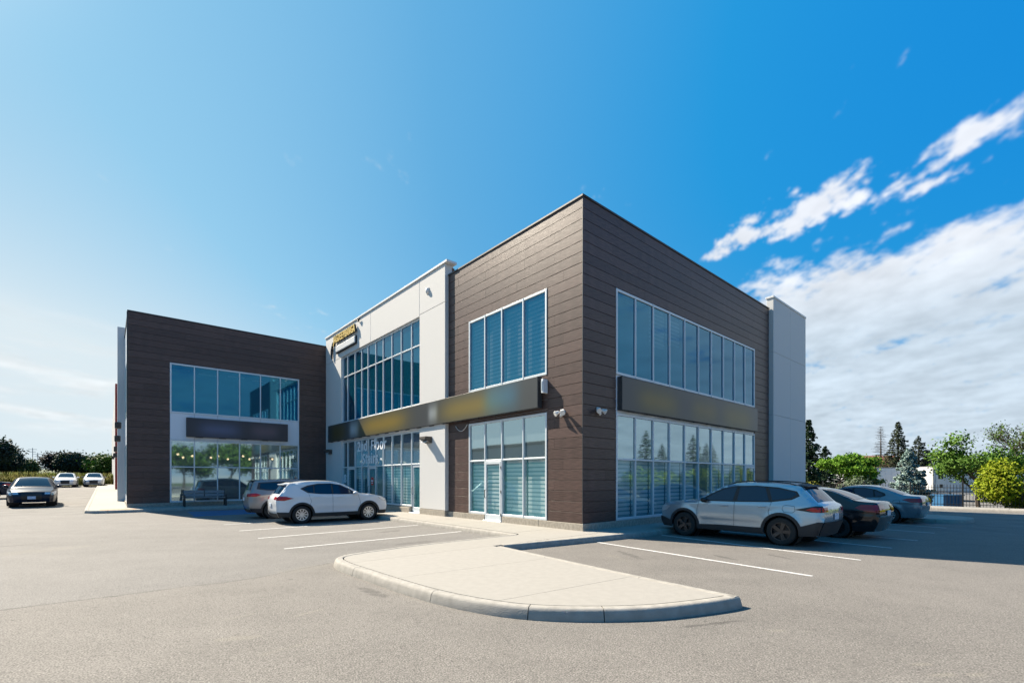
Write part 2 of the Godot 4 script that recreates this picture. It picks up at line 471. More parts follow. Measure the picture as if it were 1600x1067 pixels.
func corner_building():
	var t := thing("corner_building", "two storey corner building with dark wood siding and a white stucco section beside it", "building")
	var L := Transform3D(Basis(Vector3(0, 0, 1), Vector3.UP, Vector3(-1, 0, 0)), Vector3.ZERO)    # sunlit front, x runs along world z
	var R := Transform3D(Basis(), Vector3.ZERO)                                                      # shaded front
	var LW := Transform3D(L.basis, Vector3(-0.17, 0, 0))                                              # the white section stands a little proud
	var top := 10.40
	# wood siding
	var hL := [[-5.95, -1.54, 0.37, 3.95], [-5.95, -1.54, 5.20, 8.06]]
	var hR := [[1.67, 12.73, 0.37, 8.04]]
	siding(t, L, -7.46, 0.0, 0.37, top, 30, hL, -6.8 + 0.1)
	siding(t, R, 0.0, 14.50, 0.37, top, 30, hR, 1.1)
	wall(t, L, -7.46, -0.3, 0.15, top, -0.30, -0.036, [[-5.95, -1.54, 0.15, 3.95], [-5.95, -1.54, 5.20, 8.06]], M.core)
	wall(t, R, 0.036, 19.2, 0.15, top, -0.30, -0.036, [[1.67, 12.73, 0.15, 3.93], [1.67, 12.73, 5.2, 8.04]], M.core)
	for e in [[L, -3.73, 7.46], [R, 7.25, 14.5]]:
		put("parapet_cap", bm(Vector3(e[2] + 0.03, 0.07, 0.42), 0.01), M.cap_dark, t, Transform3D(e[0].basis, e[0] * Vector3(e[1] + (0.015 if e[1] < 0 else 0.02), top + 0.036 + (0.002 if e[1] > 0 else 0.0), -0.18)))
	put("corner_trim", bm(Vector3(0.03, top - 0.37, 0.03), 0.004), M.cap_dark, t, Transform3D(Basis(), Vector3(0.012, (top + 0.37) / 2, -0.012)))
	# glazing of the sunlit corner
	var up := [M.glass_up, M.glass_up]
	var xl := [-5.95, -4.90, -3.88, -2.71, -1.54]
	glazing(t, L, xl, [5.20, 8.06], up, [[0, 0, 0.98], [1, 0, 0.97], [2, 0, 0.99], [3, 0, 0.96]], [])
	glazing(t, L, xl, [0.37, 2.45, 3.95], [M.glass_low, M.glass_wing], [[0, 0, 1.0], [2, 0, 1.0], [3, 0, 1.0]], [Vector2i(1, 0)])
	door(t, L, -4.90, -3.88, 0.165, 2.41)
	plinth(t, L, -7.46, 0.03, 0.10, 0.365, [[-4.92, -3.86]])
	put("door_sill", bm(Vector3(1.06, 0.05, 0.4), 0.008), M.alu, t, Transform3D(L.basis, L * Vector3(-4.39, 0.15, -0.10)))
	# glazing of the shaded front
	var xr := span(1.67, 12.73, 10)
	glazing(t, R, xr, [5.20, 8.04], up, [[2, 0, 0.5], [3, 0, 0.4]], [])
	var bl := []
	for i in 9:
		if i != 5: bl.append([i, 0, 1.0])
	glazing(t, R, xr, [0.37, 2.40, 3.93], [M.glass_low, M.glass_wing], bl, [Vector2i(9, 0)])
	door(t, R, xr[9], 12.73, 0.165, 2.36, 0.0, false)
	plinth(t, R, 0.0, 14.5, 0.10, 0.365, [[xr[9] - 0.02, 12.75]])
	put("spandrel_panel", bm(Vector3(11.06, 1.26, 0.06), 0.006), M.spandrel, t, Transform3D(R.basis, R * Vector3(7.2, 4.565, -0.06)))
	put("spandrel_panel", bm(Vector3(4.41, 1.24, 0.06), 0.006), M.spandrel, t, Transform3D(L.basis, L * Vector3(-3.745, 4.575, -0.06)))
	# the tall pale block at the end of the shaded front
	var bx := [14.56, 19.35]
	for p in [[0.37, 5.0], [5.01, 8.2], [8.21, 10.95]]:
		for k in 2:
			var a: float = bx[0] + k * 2.4
			put("stucco_panel", bm(Vector3(2.39, p[1] - p[0], 0.32), 0.006), M.stucco, t, Transform3D(R.basis, Vector3(a + 1.195, (p[0] + p[1]) / 2, 0.04)))
	put("parapet_cap", bm(Vector3(4.86, 0.10, 0.40), 0.01), M.cap_light, t, Transform3D(Basis(), Vector3(16.95, 11.005, 0.03)))
	put("stucco_panel", bm(Vector3(0.3, 10.5, 22.0), 0.006), M.stucco, t, Transform3D(Basis(), Vector3(19.2, 5.6, -11.15)))
	plinth(t, Transform3D(R.basis, Vector3(0, 0, 0.2)), 14.52, 19.38, 0.10, 0.365, [])
	# the white stucco section
	var xw := [-19.15, -18.37, -17.25, -16.3, -15.45, -14.45, -13.55, -12.55, -11.55, -10.52, -9.61]
	var holes := [[-19.15, -9.61, 0.15, 4.02], [-19.15, -9.61, 5.16, 9.2]]
	for p in [[-21.80, -14.9, 9.205, 10.9], [-14.89, -9.615, 9.205, 10.9], [-9.605, -7.45, 9.28, 10.9], [-9.605, -7.45, 0.40, 9.27], [-21.80, -19.155, 0.40, 9.195], [-19.15, -9.615, 4.025, 5.155]]:
		put("stucco_panel", bm(Vector3(snappedf(p[1] - p[0], 0.001), p[3] - p[2], 0.36), 0.012), M.stucco, t, Transform3D(LW.basis, LW * Vector3((p[0] + p[1]) / 2, (p[2] + p[3]) / 2, -0.18)))
	put("parapet_cap", bm(Vector3(14.6, 0.10, 0.52), 0.01), M.cap_light, t, Transform3D(LW.basis, LW * Vector3(-14.55, 10.955, -0.21)))
	wall(t, LW, -21.8, -7.45, 0.15, 10.8, -0.48, -0.361, holes, M.core)
	put("return_panel", bm(Vector3(0.4, 10.5, 0.05), 0.006), M.stucco, t, Transform3D(Basis(), Vector3(0.05, 5.64, -7.49)))
	glazing(t, LW, xw, [5.16, 7.95, 9.2], up, [], [], -0.10)
	glazing(t, LW, xw, [0.42, 2.44, 4.02], [M.glass_low, M.glass_wing], [[0, 0, 1.0], [2, 0, 1.0], [6, 0, 1.0], [7, 0, 1.0], [8, 0, 1.0]], [Vector2i(9, 0), Vector2i(4, 0), Vector2i(1, 0)], -0.10)
	door(t, Transform3D(LW.basis, LW * Vector3(0, 0, -0.14)), -15.45, -14.45, 0.17, 2.40, 0.0, false)
	door(t, Transform3D(LW.basis, LW * Vector3(0, 0, -0.14)), -18.37, -17.25, 0.17, 2.40, 0.0, false)
	door(t, Transform3D(LW.basis, LW * Vector3(0, 0, -0.14)), -10.50, -9.63, 0.17, 2.40, 0.0, false)
	plinth(t, LW, -21.80, -7.45, 0.10, 0.385, [[-10.53, -9.58], [-15.47, -14.43], [-18.39, -17.23]], 0.02)
	for x in [-10.06, -14.95, -17.81]:
		put("door_sill", bm(Vector3(0.95, 0.05, 0.5), 0.008), M.alu, t, Transform3D(L.basis, LW * Vector3(x, 0.15, -0.2)))
	# rooms behind the glass
	var s := Mb.new()
	s.box(Vector3(9.6, 0.06, -20.0), Vector3(19.0, 0.2, 39.6))
	put("ground_floor", s.mesh(), M.room, t)
	s = Mb.new()
	s.box(Vector3(9.8, 4.55, -20.2), Vector3(18.6, 1.0, 39.4))
	put("upper_floor", s.mesh(), M.room, t)
	s = Mb.new()
	s.box(Vector3(9.7, 9.5, -20.1), Vector3(18.8, 0.3, 39.6))
	put("roof_deck", s.mesh(), M.room, t)
	s = Mb.new()
	s.box(Vector3(6.5, 4.8, -15.2), Vector3(0.2, 9.1, 16.0))
	s.box(Vector3(9.75, 4.8, -7.1), Vector3(18.3, 9.1, 0.2))
	s.box(Vector3(3.3, 4.8, -23.6), Vector3(6.6, 9.1, 0.2))
	s.box(Vector3(9.7, 5.0, -40.0), Vector3(19.0, 10.0, 0.3))
	s.box(Vector3(19.2, 5.0, -31.0), Vector3(0.3, 10.0, 18.0))
	put("inner_wall", s.mesh(), M.room, t)
	# ceiling lamps of the upper office, unlit tubes under the deck
	for k in 3:
		put("ceiling_panel", bm(Vector3(1.2, 0.05, 0.3), 0.005), M.white_plastic, t, Transform3D(Basis(), Vector3(3.0 + k * 3.2, 9.3, -2.4)))

func wing_building():
	var t := thing("wing_building", "wing with dark wood siding, six tall panes and a bench in front", "building", Vector3(-10.2, 0, -21.8))
	t.position = Vector3.ZERO
	var W := Transform3D(Basis(), Vector3(0, 0, -21.8))
	var S := Transform3D(Basis(Vector3(0, 0, 1), Vector3.UP, Vector3(-1, 0, 0)), Vector3(-10.22, 0, 0))
	var hw := [[-8.47, -1.84, 0.46, 8.04]]
	siding(t, W, -10.22, -0.17, 0.46, 10.40, 30, hw, -9.6)
	put("corner_trim", bm(Vector3(0.05, 9.94, 0.34), 0.004), M.cap_dark, t, Transform3D(Basis(), Vector3(-10.242, 5.43, -21.965)))
	wall(t, W, -10.21, -0.15, 0.15, 10.40, -0.3, -0.036, [[-8.47, -1.84, 0.46, 3.9], [-8.47, -1.84, 5.33, 8.04]], M.core)
	put("parapet_cap", bm(Vector3(10.1, 0.07, 0.42), 0.01), M.cap_dark, t, Transform3D(Basis(), W * Vector3(-5.2, 10.436, -0.18)))
	var xs := span(-8.47, -1.84, 6)
	glazing(t, W, xs, [5.33, 8.04], [M.glass_up], [], [])
	glazing(t, W, xs, [0.46, 2.40, 3.90], [M.glass_wing, M.glass_wing], [], [])
	for i in 6:
		put("spandrel_panel", bm(Vector3(1.095, 1.42, 0.05), 0.006), M.spandrel, t, Transform3D(Basis(), W * Vector3(xs[i] + 0.5525, 4.615, -0.03)))
	plinth(t, W, -10.26, -0.17, 0.16, 0.455, [])
	# the long side that runs away from the viewer
	for p in [[-27.8, -22.13, 0.46, 10.36]]:
		put("side_panel", bm(Vector3(p[1] - p[0], p[3] - p[2], 0.3), 0.006), M.spandrel, t, Transform3D(S.basis, S * Vector3((p[0] + p[1]) / 2, (p[2] + p[3]) / 2, -0.16)))
	for y in [[0.9, 3.6], [5.3, 8.0]]:
		for k in 3:
			put("side_pane", bm(Vector3(1.5, y[1] - y[0], 0.04), 0.006), M.glass_side, t, Transform3D(S.basis, S * Vector3(-23.6 - k * 1.6, (y[0] + y[1]) / 2, 0.01)))
	put("parapet_cap", bm(Vector3(6.0, 0.07, 0.4), 0.01), M.cap_dark, t, Transform3D(S.basis, S * Vector3(-24.8, 10.40, -0.17)))
	put("stucco_pier", bm(Vector3(14.0, 10.7, 0.7), 0.012), M.stucco, t, Transform3D(S.basis, S * Vector3(-35.2, 5.45, -0.15)))
	put("stucco_pier", bm(Vector3(0.5, 10.9, 0.5), 0.012), M.stucco, t, Transform3D(S.basis, S * Vector3(-28.0, 5.55, 0.10)))
	put("red_pier", bm(Vector3(1.2, 10.2, 1.3), 0.012), M.red_panel, t, Transform3D(S.basis, S * Vector3(-47.5, 5.4, -0.35)))
	put("stucco_pier", bm(Vector3(60.0, 9.6, 0.8), 0.012), M.stucco, t, Transform3D(S.basis, S * Vector3(-79.0, 5.6, -0.1)))
	plinth(t, S, -28.0, -21.80, 0.16, 0.455, [])
	var lamps := [[-24.4, 4.7], [-26.5, 4.1], [-31.0, 3.7], [-36.5, 3.5], [-56.0, 4.0]]
	for k in lamps.size():
		var b := Mb.new()
		b.cbox(Vector3(0, 0, 0.14), Vector3(0.5, 0.34, 0.28), 0.03)
		put("wall_pack", b.mesh(), M.black, t, Transform3D(S.basis, S * Vector3(lamps[k][0], lamps[k][1], 0.22)))
	# the shop behind the panes
	var s := Mb.new()
	s.box(Vector3(-5.2, 0.15, -50.0), Vector3(9.8, 0.3, 56.0))
	put("ground_floor", s.mesh(), M.room, t)
	s = Mb.new()
	s.box(Vector3(-5.2, 4.6, -50.1), Vector3(9.7, 1.2, 55.8))
	put("upper_floor", s.mesh(), M.room, t)
	s = Mb.new()
	s.box(Vector3(-5.2, 9.7, -50.1), Vector3(9.7, 0.3, 55.8))
	put("roof_deck", s.mesh(), M.room, t)
	s = Mb.new()
	s.box(Vector3(-5.1, 4.9, -31.0), Vector3(9.7, 9.4, 0.2))
	s.box(Vector3(-0.15, 5.0, -40.0), Vector3(0.2, 9.8, 36.0))
	put("inner_wall", s.mesh(), M.room, t)
	# lit bulbs that hang in the shop, and two slim light bars
	for k in 11:
		var bx := -8.1 + k * 0.58 + rng.randf_range(-0.15, 0.15)
		var at := Vector3(bx, 3.15 - 0.14 * (k % 2), -23.4 - (k % 3) * 0.9)
		var b := Mb.new()
		b.ball(Vector3.ZERO, Vector3.ONE * 0.065, 10, 8)
		var p := put("pendant_bulb", b.mesh(), M.bulb, t, Transform3D(Basis(), at))
		var c := Mb.new()
		c.cyl(Vector3(0, 0.06, 0), Vector3(0, 0.95, 0), 0.006, 0.006, 5)
		put("cord", c.mesh(), M.black, p)
		var o := OmniLight3D.new()
		o.name = "pendant_glow"; o.position = at
		o.light_energy = 0.12; o.light_color = Color(1.0, 0.9, 0.72); o.light_size = 0.06; o.omni_range = 12.0; o.omni_attenuation = 2.0; o.shadow_enabled = true
		add_child(o, true)
	for k in 5:
		put("ceiling_panel", bm(Vector3(0.9, 0.05, 0.25), 0.005), M.white_plastic, t, Transform3D(Basis(), Vector3(-7.9 + k * 1.4, 9.3 - 1.35, -23.2 - 0.5 * (k % 2))))
	# counter and tables in the shop
	for k in 3:
		var b := Mb.new()
		b.cbox(Vector3(0, 0.74, 0), Vector3(1.3, 0.05, 0.7), 0.01)
		for sx in [-0.55, 0.55]:
			for sz in [-0.28, 0.28]: b.box(Vector3(sx, 0.36, sz), Vector3(0.05, 0.72, 0.05))
		put("shop_table", b.mesh(), M.room, t, Transform3D(Basis(), Vector3(-7.4 + k * 2.2, 0.3, -24.2)))

# blurred printing on the long signs: soft gold and pale patches on charcoal
func sign_tex(patches: Array, base: Color) -> ImageTexture:
	var im := Image.create(256, 32, false, Image.FORMAT_RGB8)
	for x in 256:
		for y in 32:
			var c := base
			for p in patches:   # [u, v, half-width, half-height, colour, strength]
				var g := exp(-pow((x / 256.0 - p[0]) / p[2], 4.0) - pow((y / 32.0 - p[1]) / p[3], 2.0))
				c = c.lerp(p[4], g * p[5])
			im.set_pixel(x, y, c)
	return ImageTexture.create_from_image(im)

func sign_board(called: String, label: String, fr: Transform3D, x0: float, x1: float, y0: float, y1: float, out: float, patches: Array, base: Color):
	var t := thing(called, label, "sign", fr * Vector3((x0 + x1) / 2, y0, out))
	t.transform = Transform3D(fr.basis, fr * Vector3((x0 + x1) / 2, y0, out))
	var w := x1 - x0; var h := y1 - y0
	put("case", bm(Vector3(w, h, 0.2), 0.008), M.sign_case, t, Transform3D(Basis(), Vector3(0, h / 2, -0.1)))
	var q := QuadMesh.new()
	q.size = Vector2(w - 0.03, h - 0.03)
	var m := mat(Color.WHITE, 0.35)
	m.albedo_texture = sign_tex(patches, base)
	put("face", q, m, t, Transform3D(Basis(), Vector3(0, h / 2, 0.004)))
	# fixing rails behind and brackets below
	for k in int(w / 1.1):
		put("bracket", bm(Vector3(0.35, 0.03, 0.05), 0.004), M.black, t, Transform3D(Basis(), Vector3(-w / 2 + 0.6 + k * 1.1, -0.017, -0.05)))

func text(s: String, size: float, depth: float, bold := true) -> TextMesh:
	var f := SystemFont.new()
	f.font_names = PackedStringArray(["Droid Sans"])
	f.font_weight = 700 if bold else 400
	var tm := TextMesh.new()
	tm.text = s; tm.font = f; tm.font_size = 64; tm.pixel_size = size / 64.0; tm.depth = depth
	return tm

func signs():
	var L := Transform3D(Basis(Vector3(0, 0, 1), Vector3.UP, Vector3(-1, 0, 0)), Vector3.ZERO)
	var R := Transform3D()
	var W := Transform3D(Basis(), Vector3(0, 0, -21.8))
	var gold := Color(0.50, 0.42, 0.16); var pale := Color(0.72, 0.76, 0.78); var sky := Color(0.20, 0.42, 0.55)
	sign_board("sign_board", "long charcoal sign with blurred gold lettering above the sunlit doors", L, -21.2, -1.72, 4.10, 5.14, 0.25,
		[[0.09, 0.5, 0.06, 0.5, Color(0.34, 0.28, 0.12), 0.8], [0.215, 0.5, 0.035, 0.5, pale, 0.8], [0.40, 0.5, 0.14, 0.55, gold, 0.9], [0.66, 0.5, 0.02, 0.4, pale, 0.55], [0.80, 0.52, 0.11, 0.5, gold, 0.75], [0.90, 0.4, 0.05, 0.6, sky, 0.6]], Color(0.24, 0.25, 0.25))
	sign_board("sign_board", "charcoal sign with dim blurred gold lettering above the shaded windows", R, 1.78, 12.70, 4.02, 5.13, 0.16,
		[[0.20, 0.55, 0.12, 0.45, Color(0.50, 0.40, 0.16), 0.85], [0.52, 0.55, 0.10, 0.45, Color(0.46, 0.37, 0.16), 0.8], [0.80, 0.55, 0.14, 0.5, Color(0.50, 0.40, 0.15), 0.8]], Color(0.24, 0.25, 0.25))
	sign_board("sign_board", "dark slate sign with blurred bluish lettering on the wing front", W, -7.75, -2.56, 4.06, 5.12, 0.20,
		[[0.30, 0.55, 0.2, 0.4, Color(0.34, 0.38, 0.50), 0.8], [0.75, 0.5, 0.15, 0.4, Color(0.42, 0.34, 0.38), 0.7]], Color(0.17, 0.18, 0.22))
	# raised letter sign on the white wall
	var LW := Transform3D(L.basis, Vector3(-0.17, 0, 0))
	var t := thing("letter_sign", "small raised sign with gold letters over a white bar on the stucco wall", "sign")
	t.transform = Transform3D(LW.basis, LW * Vector3(-18.5, 9.4, 0))
	var lt := Transform3D(Basis().scaled(Vector3(0.72, 1, 1)), Vector3(0.15, 1.0, 0.16))
	put("letters", text("JAGDEEPBANGA", 0.62, 0.03), M.gold, t, lt)
	put("letter_returns", text("JAGDEEPBANGA", 0.62, 0.09), M.black, t, lt.translated(Vector3(0.0, 0.0, -0.065)))
	var bar := Mb.new()
	bar.cbox(Vector3(0.25, 0.38, 0.07), Vector3(3.0, 0.42, 0.14), 0.05)
	put("bar", bar.mesh(), M.white_plastic, t)
	var edge := Mb.new()
	edge.cbox(Vector3(0.25, 0.37, 0.05), Vector3(3.12, 0.52, 0.10), 0.05)
	put("bar_edge", edge.mesh(), M.black, t)
	var sw := Mb.new()
	var pts := []; var rad := []
	for k in 9:
		var a := k / 8.0
		pts.append(Vector3(-1.75 - 0.30 * sin(a * 2.2), 0.95 - a * 1.0, 0.08)); rad.append(0.05 + 0.03 * sin(a * PI))
	sw.tube(pts, rad, 6)
	put("swoosh", sw.mesh(), M.black, t)
	var sw2 := Mb.new()
	sw2.tube([Vector3(1.95, 1.45, 0.08), Vector3(2.12, 1.3, 0.08), Vector3(2.3, 1.42, 0.08)], [0.03, 0.05, 0.03], 6)
	put("flourish", sw2.mesh(), M.black, t)
	# vinyl lettering on the glass
	var v := thing("window_lettering", "white vinyl letters reading 2nd Floor Stairs on the lower panes", "lettering")
	v.transform = Transform3D(LW.basis, LW * Vector3(-15.1, 2.6, -0.115))
	put("line_of_letters", text("2nd  Floor", 0.78, 0.006), M.white_vinyl, v, Transform3D(Basis(), Vector3(0.0, 0.98, 0)))
	put("line_of_letters", text("Stairs -", 0.76, 0.006), M.white_vinyl, v, Transform3D(Basis(), Vector3(0.1, 0.26, 0)))
	var n8 := thing("unit_number", "white unit number 8 on the leftmost lower pane", "number")
	n8.transform = Transform3D(LW.basis, LW * Vector3(-18.8, 1.5, -0.115))
	put("digit", text("8", 0.7, 0.004), M.white_vinyl, n8, Transform3D(Basis(), Vector3(0, 0.25, 0)))
	var st := thing("door_notice", "small red and white notice on the glass stair door", "notice")
	st.transform = Transform3D(LW.basis, LW * Vector3(-14.95, 1.32, -0.09))
	put("sheet", bm(Vector3(0.30, 0.42, 0.004), 0.001), M.notice_red, st, Transform3D(Basis(), Vector3(0, 0.3, -0.035)))
	put("stripe", bm(Vector3(0.24, 0.07, 0.004), 0.001), M.white_vinyl, st, Transform3D(Basis(), Vector3(0, 0.32, -0.031)))
	put("stripe", bm(Vector3(0.18, 0.05, 0.004), 0.001), M.white_vinyl, st, Transform3D(Basis(), Vector3(0, 0.20, -0.031)))

func wall_lamp(label: String, fr: Transform3D, x: float, y: float):
	var t := thing("wall_lamp", label, "lamp", Vector3.ZERO, 0, "wedge wall lamps")
	t.transform = Transform3D(fr.basis, fr * Vector3(x, y, 0))
	# a wedge: deep at the top, slanting back to the wall
	var b := Mb.new()
	var hw := 0.24
	var p := [Vector3(-hw, 0.16, 0), Vector3(-hw, 0.16, 0.34), Vector3(-hw, 0.06, 0.36), Vector3(-hw, -0.12, 0.06), Vector3(-hw, -0.12, 0)]
	var q := []
	for a in p: q.append(Vector3(hw, a.y, a.z))
	for k in 5:
		var j := (k + 1) % 5
		b.quad(p[k], p[j], q[j], q[k])
	b.quad(p[4], p[3], p[2], p[1]); b.tri(p[4], p[1], p[0])
	b.quad(q[1], q[2], q[3], q[4]); b.tri(q[0], q[1], q[4])
	put("housing", b.mesh(), M.bronze, t)
	put("lens", bm(Vector3(0.4, 0.012, 0.2), 0.003), M.white_plastic, t, Transform3D(Basis(Vector3.RIGHT, 0.54), Vector3(0, -0.045, 0.215)))

func flood_lamp(label: String, fr: Transform3D, x: float, y: float, heads: int):
	var t := thing("security_light", label, "light", Vector3.ZERO, 0, "white security lights at the corner")
	t.transform = Transform3D(fr.basis, fr * Vector3(x, y, 0))
	put("mount", bm(Vector3(0.16, 0.16, 0.06), 0.015), M.white_plastic, t, Transform3D(Basis(), Vector3(0, 0, 0.03)))
	for k in heads:
		var s := -1.0 if k == 0 else 1.0
		var b := Mb.new()
		b.cyl(Vector3(s * 0.05, 0, 0.05), Vector3(s * 0.13, -0.02, 0.12), 0.022, 0.022, 8)
		var a := Vector3(s * 0.13, -0.02, 0.12)
		var d := Vector3(s * 0.35, -0.45, 0.8).normalized()
		b.cyl(a - d * 0.05, a + d * 0.06, 0.045, 0.075, 14, true)
		b.cyl(a + d * 0.06, a + d * 0.10, 0.085, 0.085, 14, true)
		put("lamp_head", b.mesh(), M.white_plastic, t)
	var c := Mb.new()
	c.ball(Vector3(0.0, -0.12, 0.09), Vector3(0.045, 0.055, 0.05), 10, 8)
	put("sensor", c.mesh(), M.white_plastic, t)
	put("sensor_arm", bm(Vector3(0.04, 0.08, 0.04), 0.005), M.white_plastic, t, Transform3D(Basis(), Vector3(0, -0.07, 0.06)))

func wall_fittings():
	var L := Transform3D(Basis(Vector3(0, 0, 1), Vector3.UP, Vector3(-1, 0, 0)), Vector3.ZERO)
	var LW := Transform3D(L.basis, Vector3(-0.17, 0, 0))
	wall_lamp("bronze wedge wall lamp on the white panel between the two entrances", LW, -8.75, 3.45)
	wall_lamp("bronze wedge wall lamp in the shaded corner next to the wing", LW, -20.9, 3.45)
	flood_lamp("white twin floodlight on the sunlit side of the wood corner", L, -0.82, 3.88, 2)
	flood_lamp("white twin floodlight on the shaded side of the wood corner", Transform3D(), 0.72, 3.92, 2)
	var c := thing("small_beacon", "small white dome fixed high on the white stucco wall", "light")
	c.transform = Transform3D(LW.basis, LW * Vector3(-8.85, 10.15, 0))
	var b := Mb.new()
	b.ball(Vector3(0, 0, 0.03), Vector3(0.11, 0.14, 0.09), 12, 8)
	put("dome", b.mesh(), M.white_plastic, c)
	put("base_plate", bm(Vector3(0.2, 0.26, 0.03), 0.008), M.white_plastic, c, Transform3D(Basis(), Vector3(0, 0, 0.015)))
	# speaker-like box at the end of the long sign
	var e := thing("junction_box", "narrow metal box beside the right end of the long sign", "box")
	e.transform = Transform3D(L.basis, L * Vector3(-1.55, 4.35, 0))
	put("box", bm(Vector3(0.10, 0.46, 0.22), 0.012), M.spandrel, e, Transform3D(Basis(), Vector3(0, 0.45, 0.11)))
	put("cover", bm(Vector3(0.07, 0.3, 0.02), 0.006), M.steel, e, Transform3D(Basis(), Vector3(0, 0.45, 0.232)))
	var w := thing("loose_cable", "loose pale cable loop hanging under the long sign", "cable")
	w.transform = Transform3D(L.basis, L * Vector3(-6.45, 3.7, 0.03))
	var cb := Mb.new()
	var pts := []; var rr := []
	for k in 9:
		var u := k / 8.0 * 2.0 - 1.0
		pts.append(Vector3(u * 0.42, 0.24 * u * u, 0.0)); rr.append(0.012)
	cb.tube(pts, rr, 6)
	put("cable", cb.mesh(), M.white_plastic, w)

func bench():
	var t := thing("park_bench", "dark slatted bench with backrest in front of the wing windows", "bench", Vector3(-6.95, 0.25, -21.15))
	for s in [-0.95, 0.95]:
		var b := Mb.new()
		b.cbox(Vector3(s, 0.22, 0.28), Vector3(0.07, 0.44, 0.07), 0.008)
		b.cbox(Vector3(s, 0.22, -0.22), Vector3(0.07, 0.44, 0.07), 0.008)
		b.cbox(Vector3(s, 0.42, 0.03), Vector3(0.07, 0.05, 0.6), 0.008)
		b.cbox(Vector3(s, 0.66, -0.26), Vector3(0.06, 0.50, 0.06), 0.008, Basis(Vector3.RIGHT, -0.15))
		b.cbox(Vector3(s, 0.62, 0.05), Vector3(0.06, 0.04, 0.55), 0.008)
		b.cbox(Vector3(s, 0.53, 0.28), Vector3(0.05, 0.2, 0.05), 0.008)
		put("leg_frame", b.mesh(), M.black, t)
	for k in 4:
		put("seat_slat", bm(Vector3(1.96, 0.035, 0.10), 0.006), M.bench_slat, t, Transform3D(Basis(), Vector3(0, 0.462, -0.17 + k * 0.125)))
	for k in 2:
		for h in 2:
			put("back_slat", bm(Vector3(0.93, 0.15, 0.03), 0.006), M.bench_slat, t, Transform3D(Basis(Vector3.RIGHT, -0.15), Vector3(-0.49 + h * 0.98, 0.60 + k * 0.18, -0.235 - k * 0.027)))

# ---------------------------------------------------------------- the ground
# the lot climbs gently towards the far left and falls away behind the right-hand fence
func gy(x: float, z: float) -> float:
	var y := maxf(0.0, 0.02 * (-15.0 - z)) * smoothstep(4.0, -2.0, x)
	y -= 0.75 * smoothstep(29.0, 44.0, x) * smoothstep(-80.0, -10.0, z)
	return y

func ground_sheet(x0: float, x1: float, z0: float, z1: float, step: float, lift: float, uv_origin: Vector2, uv_size: float, uv2_size: float) -> ArrayMesh:
	var b := Mb.new()
	var nx := int(ceil((x1 - x0) / step)); var nz := int(ceil((z1 - z0) / step))
	for j in nz + 1:
		for i in nx + 1:
			var x := lerpf(x0, x1, float(i) / nx); var z := lerpf(z0, z1, float(j) / nz)
			var e := 0.5
			var nn := Vector3(gy(x - e, z) - gy(x + e, z), 2 * e, gy(x, z - e) - gy(x, z + e)).normalized()
			b.vert(Vector3(x, gy(x, z) + lift, z), nn)
			b.uv.append((Vector2(x, z) - uv_origin) / uv_size); b.uv2.append(Vector2(x, z) / uv2_size)
	for j in nz:
		for i in nx:
			var k := j * (nx + 1) + i
			b.idx.append_array([k, k + 1, k + nx + 1, k + 1, k + nx + 2, k + nx + 1])
	return b.mesh()

